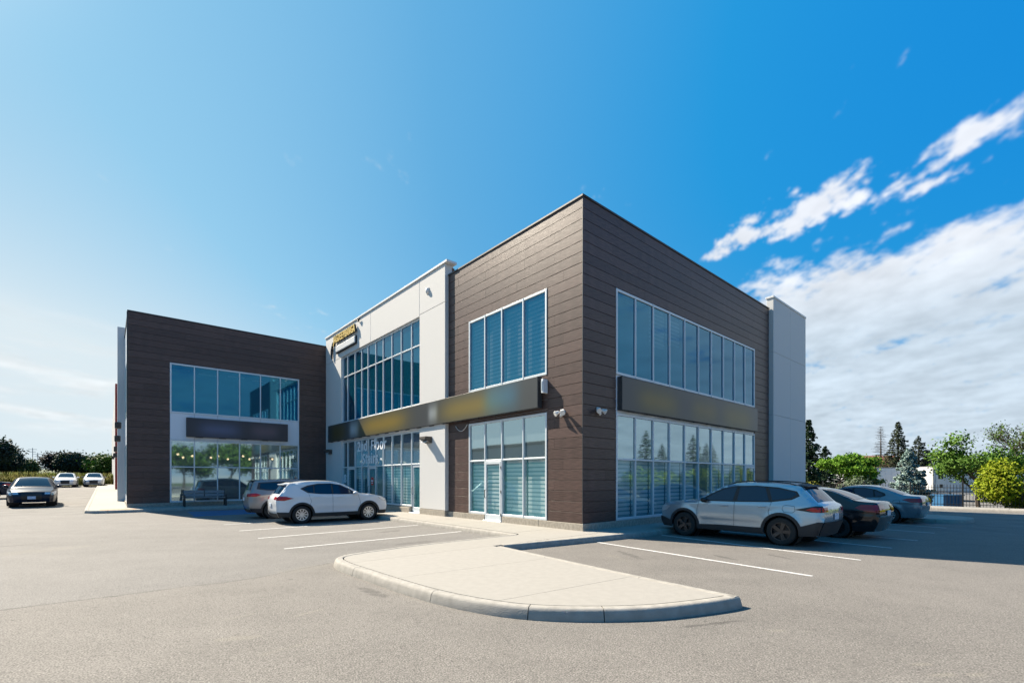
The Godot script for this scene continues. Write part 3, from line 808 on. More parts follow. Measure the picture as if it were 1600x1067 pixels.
# worn asphalt seen from near by: patches, a paving seam, tyre scuffs and pale dust, 36 m square
func lot_tex() -> ImageTexture:
	var n := 1400
	var im := Image.create(n, n, false, Image.FORMAT_RGB8)
	var grit := RandomNumberGenerator.new(); grit.seed = 404
	var big := FastNoiseLite.new(); big.seed = 3; big.frequency = 0.10; big.fractal_octaves = 4
	var mid := FastNoiseLite.new(); mid.seed = 8; mid.frequency = 0.9; mid.fractal_octaves = 4
	var str_x := FastNoiseLite.new(); str_x.seed = 21; str_x.frequency = 0.55; str_x.fractal_octaves = 3
	var dust := [[-9.9, 3.5, 0.26, 0.10, -0.5, 0.5], [-9.02, 3.0, 0.26, 0.05, 0.2, 0.5], [-9.57, 4.17, 0.35, 0.05, 0.15, 0.3], [-5.17, 7.26, 0.16, 0.05, -0.6, 0.6], [-4.9, 7.54, 0.13, 0.035, -0.6, 0.45], [-5.2, 8.53, 0.14, 0.04, -0.6, 0.5], [-5.34, 8.72, 0.20, 0.05, -0.6, 0.6], [-5.12, 8.9, 0.16, 0.05, -0.6, 0.55], [-9.73, 2.6, 0.3, 0.05, 0.2, 0.3],
		[-8.1, -0.2, 0.7, 0.25, 0.3, 0.28], [-12.5, -6.7, 1.6, 0.5, 0.3, 0.3], [-4.2, -3.9, 0.35, 0.05, 1.9, 0.4], [-3.6, -4.6, 0.35, 0.05, 1.9, 0.35], [-5.2, -4.2, 0.3, 0.05, 2.0, 0.3], [-0.9, 3.2, 1.0, 0.10, 1.3, 0.22], [0.2, 3.6, 0.8, 0.1, 1.3, 0.2], [-2.4, 3.0, 0.7, 0.15, 1.2, 0.2]]
	var dark := [[-8.57, 0.69, 0.05, 0.03, 0.0, 0.6], [-9.3, 1.9, 0.03, 0.02, 0.0, 0.6], [-12.9, -8.4, 0.9, 0.06, 0.2, 0.35], [-0.6, 4.6, 0.5, 0.10, 1.2, 0.28], [-1.9, 3.0, 0.7, 0.12, 1.1, 0.25], [0.4, 5.4, 0.4, 0.1, 1.1, 0.25], [-3.9, -5.0, 0.6, 0.2, 0.1, 0.3], [-4.6, -2.0, 0.8, 0.25, 0.0, 0.22], [-7.9, 2.5, 0.12, 0.5, 0.0, 0.3], [-5.4, 6.7, 0.5, 0.05, -0.4, 0.35]]
	for j in n:
		var z := -20.0 + 36.0 * (j + 0.5) / n
		for i in n:
			var x := -26.0 + 36.0 * (i + 0.5) / n
			var a := big.get_noise_2d(x, z); var c := mid.get_noise_2d(x, z)
			var v := 1.0 + 0.11 * a + 0.09 * c + grit.randf_range(-0.16, 0.13)
			if grit.randf() < 0.012: v *= 0.62
			# the seam between two pours of asphalt that differ a little in hue
			var s := z - lerpf(0.18, -0.45, smoothstep(-9.2, -7.3, x)) + 0.07 * c
			var pour := smoothstep(-0.08, 0.08, s)
			var r := lerpf(0.302, 0.305, pour); var g := lerpf(0.285, 0.280, pour); var b := lerpf(0.264, 0.250, pour)
			if absf(s) < 0.030 + 0.03 * c and x < -7.5: v *= 0.66 + 0.5 * c
			# tyre-polished streaks along the drive
			v *= 1.0 + 0.07 * str_x.get_noise_2d(x * 0.12 + z * 0.10, (x * -0.62 + z * 0.8) * 1.6)
			r *= v; g *= v; b *= v
			im.set_pixel(i, j, Color(r, g, b).linear_to_srgb())
	for k in dust.size() + dark.size():
		var d: Array = dust[k] if k < dust.size() else dark[k - dust.size()]
		var pale := k < dust.size()
		var reach: float = maxf(d[2], d[3]) * 2.2
		var ca := cos(d[4]); var sa := sin(d[4])
		for j in range(int((d[1] - reach + 20.0) / 36.0 * n), int((d[1] + reach + 20.0) / 36.0 * n)):
			for i in range(int((d[0] - reach + 26.0) / 36.0 * n), int((d[0] + reach + 26.0) / 36.0 * n)):
				if i < 0 or j < 0 or i >= n or j >= n: continue
				var x: float = -26.0 + 36.0 * (i + 0.5) / n; var z: float = -20.0 + 36.0 * (j + 0.5) / n
				var u: float = ((x - d[0]) * ca - (z - d[1]) * sa) / d[2]; var w: float = ((x - d[0]) * sa + (z - d[1]) * ca) / d[3]
				var q := u * u + w * w + 0.9 * mid.get_noise_2d(x * 4.0, z * 4.0)
				if q < 1.0:
					var f: float = d[5] * (1.0 - smoothstep(0.2, 1.0, q))
					im.set_pixel(i, j, im.get_pixel(i, j).lerp(Color(0.66, 0.635, 0.58) if pale else Color(0.22, 0.21, 0.20), f))
	return ImageTexture.create_from_image(im)

func catmull(pts: Array, sub: int, closed := false) -> PackedVector2Array:
	var out := PackedVector2Array()
	var n := pts.size()
	for i in (n if closed else n - 1):
		var p0: Vector2 = pts[(i - 1 + n) % n] if closed or i > 0 else pts[0]
		var p1: Vector2 = pts[i]; var p2: Vector2 = pts[(i + 1) % n]
		var p3: Vector2 = pts[(i + 2) % n] if closed or i + 2 < n else pts[n - 1]
		for k in sub:
			out.append(p1.cubic_interpolate(p2, p0, p3, float(k) / sub))
	if not closed: out.append(pts[n - 1])
	return out

# a kerb along an open line of base points; the paving lies to the right of the walk (left if side is -1)
func kerb(parent: Node, line: PackedVector2Array, h: float, side: float, pieces: Array, sloped := false):
	# offsets across the kerb and heights: face, rounded nose, top
	var prof := [[0.0, -0.05], [0.0, 0.02], [0.025, h * 0.72], [0.045, h * 0.92], [0.075, h], [0.17, h], [0.175, h - 0.02]]
	var nrm := []
	for i in line.size():
		var d := (line[mini(i + 1, line.size() - 1)] - line[maxi(i - 1, 0)]).normalized()
		nrm.append(Vector2(-d.y, d.x) * side)
	for pc in pieces:
		var rows := []
		for q in prof:
			var row := []
			for i in range(pc[0], pc[1] + 1):
				var p: Vector2 = line[i] + nrm[i] * q[0]
				if i == pc[0] and pc[0] > 0: p += (line[i + 1] - line[i]).normalized() * 0.012
				var y: float = q[1] + (gy(line[i].x, line[i].y) - 0.015 if sloped else 0.0)
				row.append(Vector3(p.x, y, p.y))
			rows.append(row)
		var b := Mb.new()
		b.sheet(rows, side > 0)
		# end faces
		for e in 2:
			var k: int = 0 if e == 0 else rows[0].size() - 1
			for j in range(1, prof.size() - 2):
				b.tri(rows[0][k], rows[j][k], rows[j + 1][k])
		put("kerb_stone", b.mesh(), M.curb, parent)

func clip_slabs(parent: Node, poly: PackedVector2Array, cells: Array, y: float, gap := 0.012, sloped := false):
	var k := 0
	for c in cells:
		var g := PackedVector2Array()
		var mid := Vector2.ZERO
		for p in c: mid += p
		mid /= c.size()
		for p in c: g.append(p + (mid - p).normalized() * gap)
		for r in Geometry2D.intersect_polygons(g, poly):
			if r.size() < 3 or Geometry2D.is_polygon_clockwise(r) and false: continue
			var b := Mb.new()
			b.prism(r, -0.12, y)
			if sloped:
				for i in b.v.size(): b.v[i].y += gy(b.v[i].x, b.v[i].z)
			put("paving_slab", b.mesh(), M.concrete if k % 3 else M.concrete_b, parent)
			k += 1

func grid_cells(x0: float, x1: float, z0: float, z1: float, dx: float, dz: float) -> Array:
	var out := []
	var nx := maxi(1, int(round((x1 - x0) / dx))); var nz := maxi(1, int(round((z1 - z0) / dz)))
	for i in nx:
		for j in nz:
			var a := lerpf(x0, x1, float(i) / nx); var b := lerpf(x0, x1, float(i + 1) / nx)
			var c := lerpf(z0, z1, float(j) / nz); var d := lerpf(z0, z1, float(j + 1) / nz)
			out.append(PackedVector2Array([Vector2(a, c), Vector2(b, c), Vector2(b, d), Vector2(a, d)]))
	return out

func inset(line: PackedVector2Array, side: float, w: float) -> PackedVector2Array:
	var out := PackedVector2Array()
	for i in line.size():
		var d := (line[mini(i + 1, line.size() - 1)] - line[maxi(i - 1, 0)]).normalized()
		out.append(line[i] + Vector2(-d.y, d.x) * side * w)
	return out

func line_mark(a: Vector2, b: Vector2, w: float, m: Material, called := "parking_line"):
	var d := (b - a).normalized()
	var nn := Vector2(-d.y, d.x) * w / 2
	var poly := PackedVector2Array([a + nn, b + nn, b - nn, a - nn])
	var mb := Mb.new()
	# slightly ragged painted edge
	var k := int((b - a).length() / 0.5)
	var r := []; var s := []
	for i in k + 1:
		var p := a.lerp(b, float(i) / k)
		var q1 := p + nn * rng.randf_range(0.92, 1.05); var q2 := p - nn * rng.randf_range(0.92, 1.05)
		r.append(Vector3(q1.x, gy(q1.x, q1.y) + 0.005, q1.y)); s.append(Vector3(q2.x, gy(q2.x, q2.y) + 0.005, q2.y))
	mb.sheet([s, r])
	struct(called, mb.mesh(), m)

func ground():
	struct("ground", ground_sheet(-260, 300, -420, 120, 5.0, -0.08, Vector2.ZERO, 10.0, 3.0), M.grass)
	struct("asphalt", ground_sheet(-70, 24.6, -62, 60, 1.0, -0.012, Vector2.ZERO, 9.0, 2.3), M.asphalt_far)
	var cover := ground_sheet(-26, 10, -20, 16, 1.0, 0.0, Vector2(-26, -20), 36.0, 2.3)
	struct("parking_lot", cover, M.asphalt)
	struct("neighbour_yard", ground_sheet(30.5, 130, -60, 60, 2.0, -0.03, Vector2.ZERO, 9.0, 2.3), M.asphalt_far)
	# walk along the corner building with the island that reaches into the lot
	var walk := Node3D.new()
	walk.name = "sidewalk"; add_child(walk); walk.set_meta("kind", "structure")
	var left := catmull([Vector2(-2.1, -20.0), Vector2(-2.1, -14.0), Vector2(-2.1, -8.0), Vector2(-2.1, -3.0), Vector2(-2.12, -0.80)], 3)
	kerb(walk, left, 0.14, -1.0, [[0, 3], [3, 6], [6, 9], [9, left.size() - 1]])
	var isle := catmull([Vector2(-2.12, -0.80), Vector2(-4.0, -0.80), Vector2(-5.4, -0.74), Vector2(-6.4, -0.62), Vector2(-7.0, -0.50), Vector2(-7.38, -0.32), Vector2(-7.60, 0.05), Vector2(-7.67, 0.7), Vector2(-7.65, 1.6), Vector2(-7.62, 2.6), Vector2(-7.54, 3.6), Vector2(-7.35, 4.45), Vector2(-7.05, 5.1), Vector2(-6.55, 5.65), Vector2(-5.9, 6.13), Vector2(-5.2, 6.43), Vector2(-4.72, 6.58), Vector2(-4.48, 6.62)], 4)
	kerb(walk, isle, 0.15, -1.0, [[0, 10], [10, 22], [22, 30], [30, 40], [40, 48], [48, 53], [53, isle.size() - 1]])
	var right := catmull([Vector2(-4.40, 6.56), Vector2(-4.30, 5.0), Vector2(-4.05, 2.6), Vector2(-3.84, 0.80)], 5)
	kerb(walk, right, 0.15, -1.0, [[0, 5], [5, 10], [10, right.size() - 1]])
	var front := catmull([Vector2(-3.76, 0.74), Vector2(-1.5, 1.05), Vector2(0.4, 1.27), Vector2(2.8, 1.42), Vector2(8.0, 1.5), Vector2(13.6, 1.5)], 3)
	kerb(walk, front, 0.15, -1.0, [[0, 4], [4, 7], [7, 10], [10, 13], [13, front.size() - 1]])
	# paving: the island in four slabs, then the walks in squares
	var il := inset(isle, -1.0, 0.198); var rl := inset(right, -1.0, 0.198); var fl := inset(front, -1.0, 0.198); var ll := inset(left, -1.0, 0.198)
	var poly := PackedVector2Array()
	for p in il:
		if p.y > -0.66 or p.x < -2.4: poly.append(p)
	for p in rl: 
		if p.x < -3.9: poly.append(p)
	poly.append(Vector2(-4.02, 0.62))
	poly.append(Vector2(-2.1, 0.62)); poly.append(Vector2(-2.1, -0.62))
	clip_slabs(walk, poly, [
		PackedVector2Array([Vector2(-9, -2), Vector2(-2, -2), Vector2(-2, 0.62), Vector2(-9, 0.62)]),
		PackedVector2Array([Vector2(-9, 0.62), Vector2(-2, 0.62), Vector2(-2, 2.9), Vector2(-9, 2.3)]),
		PackedVector2Array([Vector2(-9, 2.3), Vector2(-2, 2.9), Vector2(-2, 5.1), Vector2(-9, 4.4)]),
		PackedVector2Array([Vector2(-9, 4.4), Vector2(-2, 5.1), Vector2(-2, 8), Vector2(-9, 8)])], 0.147)
	var side_poly := PackedVector2Array()
	for p in ll: side_poly.append(p)
	side_poly.append(Vector2(-2.09, -0.62)); side_poly.append(Vector2(-2.09, 0.62)); side_poly.append(Vector2(-0.02, 0.62)); side_poly.append(Vector2(-0.02, -20.0))
	clip_slabs(walk, side_poly, grid_cells(-2.1, -0.02, -20.0, 0.62, 2.1, 1.75), 0.146)
	var front_poly := PackedVector2Array([Vector2(-4.0, 0.63)])
	for p in fl: 
		if p.y > 0.64: front_poly.append(p)
	front_poly.append(Vector2(13.7, 0.02)); front_poly.append(Vector2(0.0, 0.02)); front_poly.append(Vector2(-0.03, 0.63))
	clip_slabs(walk, front_poly, grid_cells(-4.0, 13.7, 0.0, 1.5, 1.77, 1.5), 0.1455)
	# stub island at the far end of the right-hand bays
	var stub := catmull([Vector2(13.7, 1.5), Vector2(13.75, 4.0), Vector2(13.9, 6.4), Vector2(14.5, 7.2), Vector2(15.6, 7.4), Vector2(16.5, 7.1), Vector2(16.9, 6.2), Vector2(17.0, 4.0), Vector2(17.0, 1.5)], 4)
	kerb(walk, stub, 0.15, -1.0, [[0, 8], [8, 16], [16, 24], [24, stub.size() - 1]])
	var sp := inset(stub, -1.0, 0.198)
	sp.append(Vector2(17.1, 0.25)); sp.append(Vector2(13.72, 0.25))
	clip_slabs(walk, sp, grid_cells(13.6, 17.3, 0.2, 7.5, 1.85, 1.9), 0.146)
	clip_slabs(walk, PackedVector2Array([Vector2(17.1, 0.25), Vector2(22, 0.25), Vector2(22, 1.5), Vector2(17.1, 1.5)]), grid_cells(17.1, 22, 0.2, 1.5, 1.6, 1.3), 0.144)
	# walk round the wing
	var wing_walk := Node3D.new()
	wing_walk.name = "wing_sidewalk"; add_child(wing_walk); wing_walk.set_meta("kind", "structure")
	var wl := catmull([Vector2(-11.95, -100.0), Vector2(-11.95, -60.0), Vector2(-11.92, -40.0), Vector2(-11.9, -26.0), Vector2(-11.88, -21.4), Vector2(-11.75, -20.6), Vector2(-11.3, -20.15), Vector2(-10.5, -20.0), Vector2(-8.0, -20.0), Vector2(-5.0, -20.0), Vector2(-2.1, -20.0)], 4)
	kerb(wing_walk, wl, 0.15, -1.0, [[0, 8], [8, 13], [13, 18], [18, 26], [26, 32], [32, 36], [36, wl.size() - 1]], true)
	var wp := inset(wl, -1.0, 0.18)
	wp.append(Vector2(-0.2, -20.0)); wp.append(Vector2(-0.2, -21.75)); wp.append(Vector2(-10.2, -21.75)); wp.append(Vector2(-10.2, -100.0))
	clip_slabs(wing_walk, wp, grid_cells(-12.0, -10.2, -100.0, -21.8, 1.8, 1.9) + grid_cells(-12.0, -0.2, -21.8, -20.0, 1.8, 1.8), 0.13, 0.006, true)
	var tp := Mb.new()
	tp.sheet([[Vector3(-11.3, 0.244, -20.35), Vector3(-9.9, 0.244, -20.30)], [Vector3(-11.3, 0.254, -20.85), Vector3(-10.0, 0.254, -20.75)]])
	struct("rusty_ramp_plate", tp.mesh(), M.tactile)
	# painted bays
	for z in [[-3.16, -3.42], [-5.86, -6.25], [-8.45, -8.75], [-11.2, -11.4]]:
		line_mark(Vector2(-7.66, z[0]), Vector2(-2.14, z[1]), 0.10, M.line)
	for a in [[-0.80, 1.22, -1.42, 6.56], [2.00, 1.47, 1.24, 6.70], [4.62, 1.52, 3.95, 6.76], [7.05, 1.55, 6.30, 6.92], [9.75, 1.55, 9.10, 6.95], [12.2, 1.55, 11.5, 6.98]]:
		line_mark(Vector2(a[0], a[1]), Vector2(a[2], a[3]), 0.10, M.line)
	# blue accessible bay in front of the wing
	for k in 3:
		line_mark(Vector2(-8.0, -16.6 - k * 0.95), Vector2(-2.6, -16.9 - k * 0.95), 0.8, M.blue_paint, "blue_bay_paint")
	# strip beyond the right-hand drive: pale kerb, grass verge
	var edge := Node3D.new()
	edge.name = "road_edge_kerb"; add_child(edge); edge.set_meta("kind", "structure")
	var el := catmull([Vector2(24.6, 60.0), Vector2(24.5, 30.0), Vector2(24.5, 12.0), Vector2(24.4, 5.0), Vector2(24.2, -10.0), Vector2(24.0, -60.0)], 5)
	kerb(edge, el, 0.14, 1.0, [[0, 5], [5, 10], [10, 15], [15, 20], [20, el.size() - 1]])
	var band := PackedVector2Array([Vector2(24.7, -60), Vector2(26.1, -60), Vector2(26.1, 60), Vector2(24.75, 60)])
	clip_slabs(edge, band, grid_cells(24.6, 26.2, -60, 60, 1.6, 4.0), 0.138)

func fence():
	var t := thing("metal_fence", "black iron picket fence along the far edge of the lot", "fence", Vector3(28.2, 0, 0))
	var z := -16.0
	while z < 34.0:
		put("post", bm(Vector3(0.08, 1.62, 0.08), 0.008), M.fence, t, Transform3D(Basis(), Vector3(0, 0.75, z)))
		var b := Mb.new()
		for k in 16:
			var pz := z + 0.16 + k * 0.144
			b.box(Vector3(0, 0.72, pz), Vector3(0.022, 1.36, 0.022))
		var pk := put("pickets", b.mesh(), M.fence, t)
		pk.set_meta("kind", "stuff")
		for y in [0.18, 1.2]:
			put("fence_rail", bm(Vector3(0.035, 0.035, 2.36), 0.004), M.fence, t, Transform3D(Basis(), Vector3(0.0, y, z + 1.22)))
		z += 2.44

# ---------------------------------------------------------------- vehicles
# A car body is one surface: a side profile, and a half-width for every point of that side.
class Car:
	var s: Dictionary
	var prof: PackedVector2Array
	var acc := PackedFloat32Array()
	func setup(spec: Dictionary, curve: PackedVector2Array):
		s = spec; prof = curve
		var d := 0.0
		acc.append(0.0)
		for i in range(1, prof.size()):
			d += prof[i].distance_to(prof[i - 1]); acc.append(d)
	func dist(p: Vector2) -> float:
		var best := 9.0
		for i in range(0, prof.size() - 1):
			var a := prof[i]; var ab := prof[i + 1] - a
			var t := clampf((p - a).dot(ab) / maxf(ab.length_squared(), 1e-9), 0.0, 1.0)
			best = minf(best, p.distance_squared_to(a + ab * t))
		return sqrt(best)
	func half(p: Vector2) -> float:
		var t: float = (p.x - s.len / 2) / (s.len / 2)
		var h: float = s.w / 2
		h *= 1.0 - (0.15 if t < 0 else 0.10) * pow(minf(absf(t), 1.0), 6.0) - 0.025 * t * t
		if p.y < 0.62: h -= 0.055 * pow((0.62 - p.y) / 0.4, 2.0)
		var shoulder := exp(-pow((p.y - s.belt + 0.08) / 0.05, 2.0)) * 0.010
		var waist := exp(-pow((p.y - 0.52) / 0.10, 2.0)) * 0.018
		h += shoulder - waist * exp(-pow(t / 0.55, 4.0))
		if p.y > 0.62 and p.y <= s.belt: h -= 0.03 * pow((p.y - 0.62) / (s.belt - 0.62), 2.0)
		elif p.y > s.belt: h -= 0.03 + s.tumble * (p.y - s.belt)
		# flared arches
		for wx in [s.fx, s.rx]:
			var q: float = p.distance_to(Vector2(wx, s.r))
			h += 0.016 * exp(-pow((q - s.r * 1.25) / 0.09, 2.0))
		var r: float = s.get("round", 0.10)
		var d := dist(p)
		if d < r: h -= r * (1.0 - sqrt(maxf(0.0, 1.0 - pow(1.0 - d / r, 2.0))))
		return h
	func nrm(p: Vector2) -> Vector3:
		var e := 0.012
		var gx := (half(p + Vector2(e, 0)) - half(p - Vector2(e, 0))) / (2 * e)
		var g2 := (half(p + Vector2(0, e)) - half(p - Vector2(0, e))) / (2 * e)
		return Vector3(-clampf(gx, -6, 6), -clampf(g2, -6, 6), 1).normalized()
	# both sides of the body inside a polygon of the side view
	func side(b: Mb, poly: PackedVector2Array, off: float, step: float, sides := [1.0, -1.0]):
		var lo := poly[0]; var hi := poly[0]
		for p in poly: lo = lo.min(p); hi = hi.max(p)
		var nx := maxi(1, int(ceil((hi.x - lo.x) / step))); var ny := maxi(1, int(ceil((hi.y - lo.y) / step)))
		for i in nx:
			for j in ny:
				var a := lo + Vector2((hi.x - lo.x) * i / nx, (hi.y - lo.y) * j / ny)
				var c := lo + Vector2((hi.x - lo.x) * (i + 1) / nx, (hi.y - lo.y) * (j + 1) / ny)
				for piece in Geometry2D.intersect_polygons(PackedVector2Array([a, Vector2(c.x, a.y), c, Vector2(a.x, c.y)]), poly):
					var ti := Geometry2D.triangulate_polygon(piece)
					if ti.is_empty(): continue
					var zs := []; var ns := []
					for p in piece:
						zs.append(half(p)); ns.append(nrm(p))
					for sd in sides:
						var k := b.v.size()
						for q in piece.size():
							var nn: Vector3 = ns[q]
							b.vert(Vector3(piece[q].x + nn.x * off, piece[q].y + nn.y * off, (zs[q] + nn.z * off) * sd), Vector3(nn.x, nn.y, nn.z * sd))
						for q in range(0, ti.size(), 3):
							var u := piece[ti[q]]; var v2 := piece[ti[q + 1]]; var w := piece[ti[q + 2]]
							var ccw := (v2 - u).cross(w - u) > 0
							if ccw == (sd > 0): b.idx.append_array([k + ti[q], k + ti[q + 2], k + ti[q + 1]])
							else: b.idx.append_array([k + ti[q], k + ti[q + 1], k + ti[q + 2]])
	func at(d: float) -> Vector2:
		for i in range(1, prof.size()):
			if acc[i] >= d: return prof[i - 1].lerp(prof[i], (d - acc[i - 1]) / maxf(acc[i] - acc[i - 1], 1e-6))
		return prof[-1]
	func along(d: float) -> Vector2:
		return (at(minf(d + 0.03, acc[-1])) - at(maxf(d - 0.03, 0.0))).normalized()
	func by_x(x: float) -> float:
		for i in range(1, prof.size()):
			if prof[i].x >= x and prof[i].y > 0.62: return acc[i - 1] + (acc[i] - acc[i - 1]) * clampf((x - prof[i - 1].x) / maxf(prof[i].x - prof[i - 1].x, 1e-6), 0, 1)
		return acc[-1]
	func front_y(y: float) -> float:
		for i in range(1, prof.size()):
			if prof[i].y >= y: return acc[i - 1] + (acc[i] - acc[i - 1]) * clampf((y - prof[i - 1].y) / maxf(prof[i].y - prof[i - 1].y, 1e-6), 0, 1)
		return 0.0
	func rear_y(y: float) -> float:
		for i in range(prof.size() - 1, 0, -1):
			if prof[i - 1].y >= y: return acc[i] - (acc[i] - acc[i - 1]) * clampf((y - prof[i].y) / maxf(prof[i - 1].y - prof[i].y, 1e-6), 0, 1)
		return acc[-1]
	# a band across the car between two places of the profile, f0..f1 of the half-width
	func band(b: Mb, d0: float, d1: float, f0: float, f1: float, off: float, step := 0.06, cols := 10):
		var n := maxi(1, int(ceil(absf(d1 - d0) / step)))
		var rows := []
		for i in n + 1:
			var d := lerpf(d0, d1, float(i) / n)
			var p := at(d); var t := along(d)
			var up := Vector2(-t.y, t.x)
			var hw := half(p)
			var row := []
			for k in cols + 1:
				var f := lerpf(f0, f1, float(k) / cols)
				var c: float = s.crown * (1.0 - f * f) + off
				row.append(Vector3(p.x + up.x * c, p.y + up.y * c, f * hw))
			rows.append(row)
		b.sheet(rows)

func circle(c: Vector2, r: float, n := 28) -> PackedVector2Array:
	var o := PackedVector2Array()
	for i in n: o.append(c + Vector2(cos(TAU * i / n), sin(TAU * i / n)) * r)
	return o

func pv(a: Array) -> PackedVector2Array:
	var o := PackedVector2Array()
	for i in range(0, a.size(), 2): o.append(Vector2(a[i], a[i + 1]))
	return o

func biggest(list: Array) -> PackedVector2Array:
	var best := PackedVector2Array(); var most := 0.0
	for p in list:
		var a := 0.0
		for i in p.size(): a += p[i].cross(p[(i + 1) % p.size()])
		if absf(a) > most: most = absf(a); best = p
	return best

func wheel(parent: Node, at: Vector3, r: float, w: float, spokes: int, rim: Material, flip: bool):
	var h := holder("wheel", parent, Transform3D(Basis(Vector3.UP, PI if flip else 0.0), at))
	var b := Mb.new()
	b.lathe(Vector3.ZERO, [Vector2(0.60 * r, -0.42 * w), Vector2(0.66 * r, -0.48 * w), Vector2(0.88 * r, -0.5 * w), Vector2(0.965 * r, -0.42 * w), Vector2(r, -0.26 * w), Vector2(r, 0.26 * w), Vector2(0.965 * r, 0.42 * w), Vector2(0.88 * r, 0.5 * w), Vector2(0.66 * r, 0.48 * w), Vector2(0.60 * r, 0.42 * w)], 30)
	put("tyre", b.mesh(), M.rubber, h)
	var c := Mb.new()
	c.lathe(Vector3.ZERO, [Vector2(0.645 * r, 0.42 * w), Vector2(0.655 * r, 0.47 * w), Vector2(0.60 * r, 0.46 * w), Vector2(0.57 * r, 0.30 * w)], 30)
	c.cyl(Vector3(0, 0, 0.2 * w), Vector3(0, 0, 0.40 * w), 0.13 * r, 0.10 * r, 14)
	for k in spokes:
		var a := TAU * k / spokes
		var bs := Basis(Vector3(0, 0, 1), a)
		var hw := 0.055 * r * 10.0 / spokes * 0.9
		var p := [Vector3(0.08 * r, -hw, 0.30 * w), Vector3(0.60 * r, -hw * 1.35, 0.36 * w), Vector3(0.60 * r, hw * 1.35, 0.36 * w), Vector3(0.08 * r, hw, 0.30 * w)]
		var q := []
		for u in p: q.append(u + Vector3(0, 0, 0.06 * w))
		for m in 4:
			var j := (m + 1) % 4
			c.quad(bs * p[m], bs * p[j], bs * q[j], bs * q[m])
		c.quad(bs * q[0], bs * q[1], bs * q[2], bs * q[3])
	put("rim", c.mesh(), rim, h)
	var d := Mb.new()
	d.cyl(Vector3(0, 0, 0.05 * w), Vector3(0, 0, 0.10 * w), 0.60 * r, 0.60 * r, 24)
	put("brake_disc", d.mesh(), M.black, h)

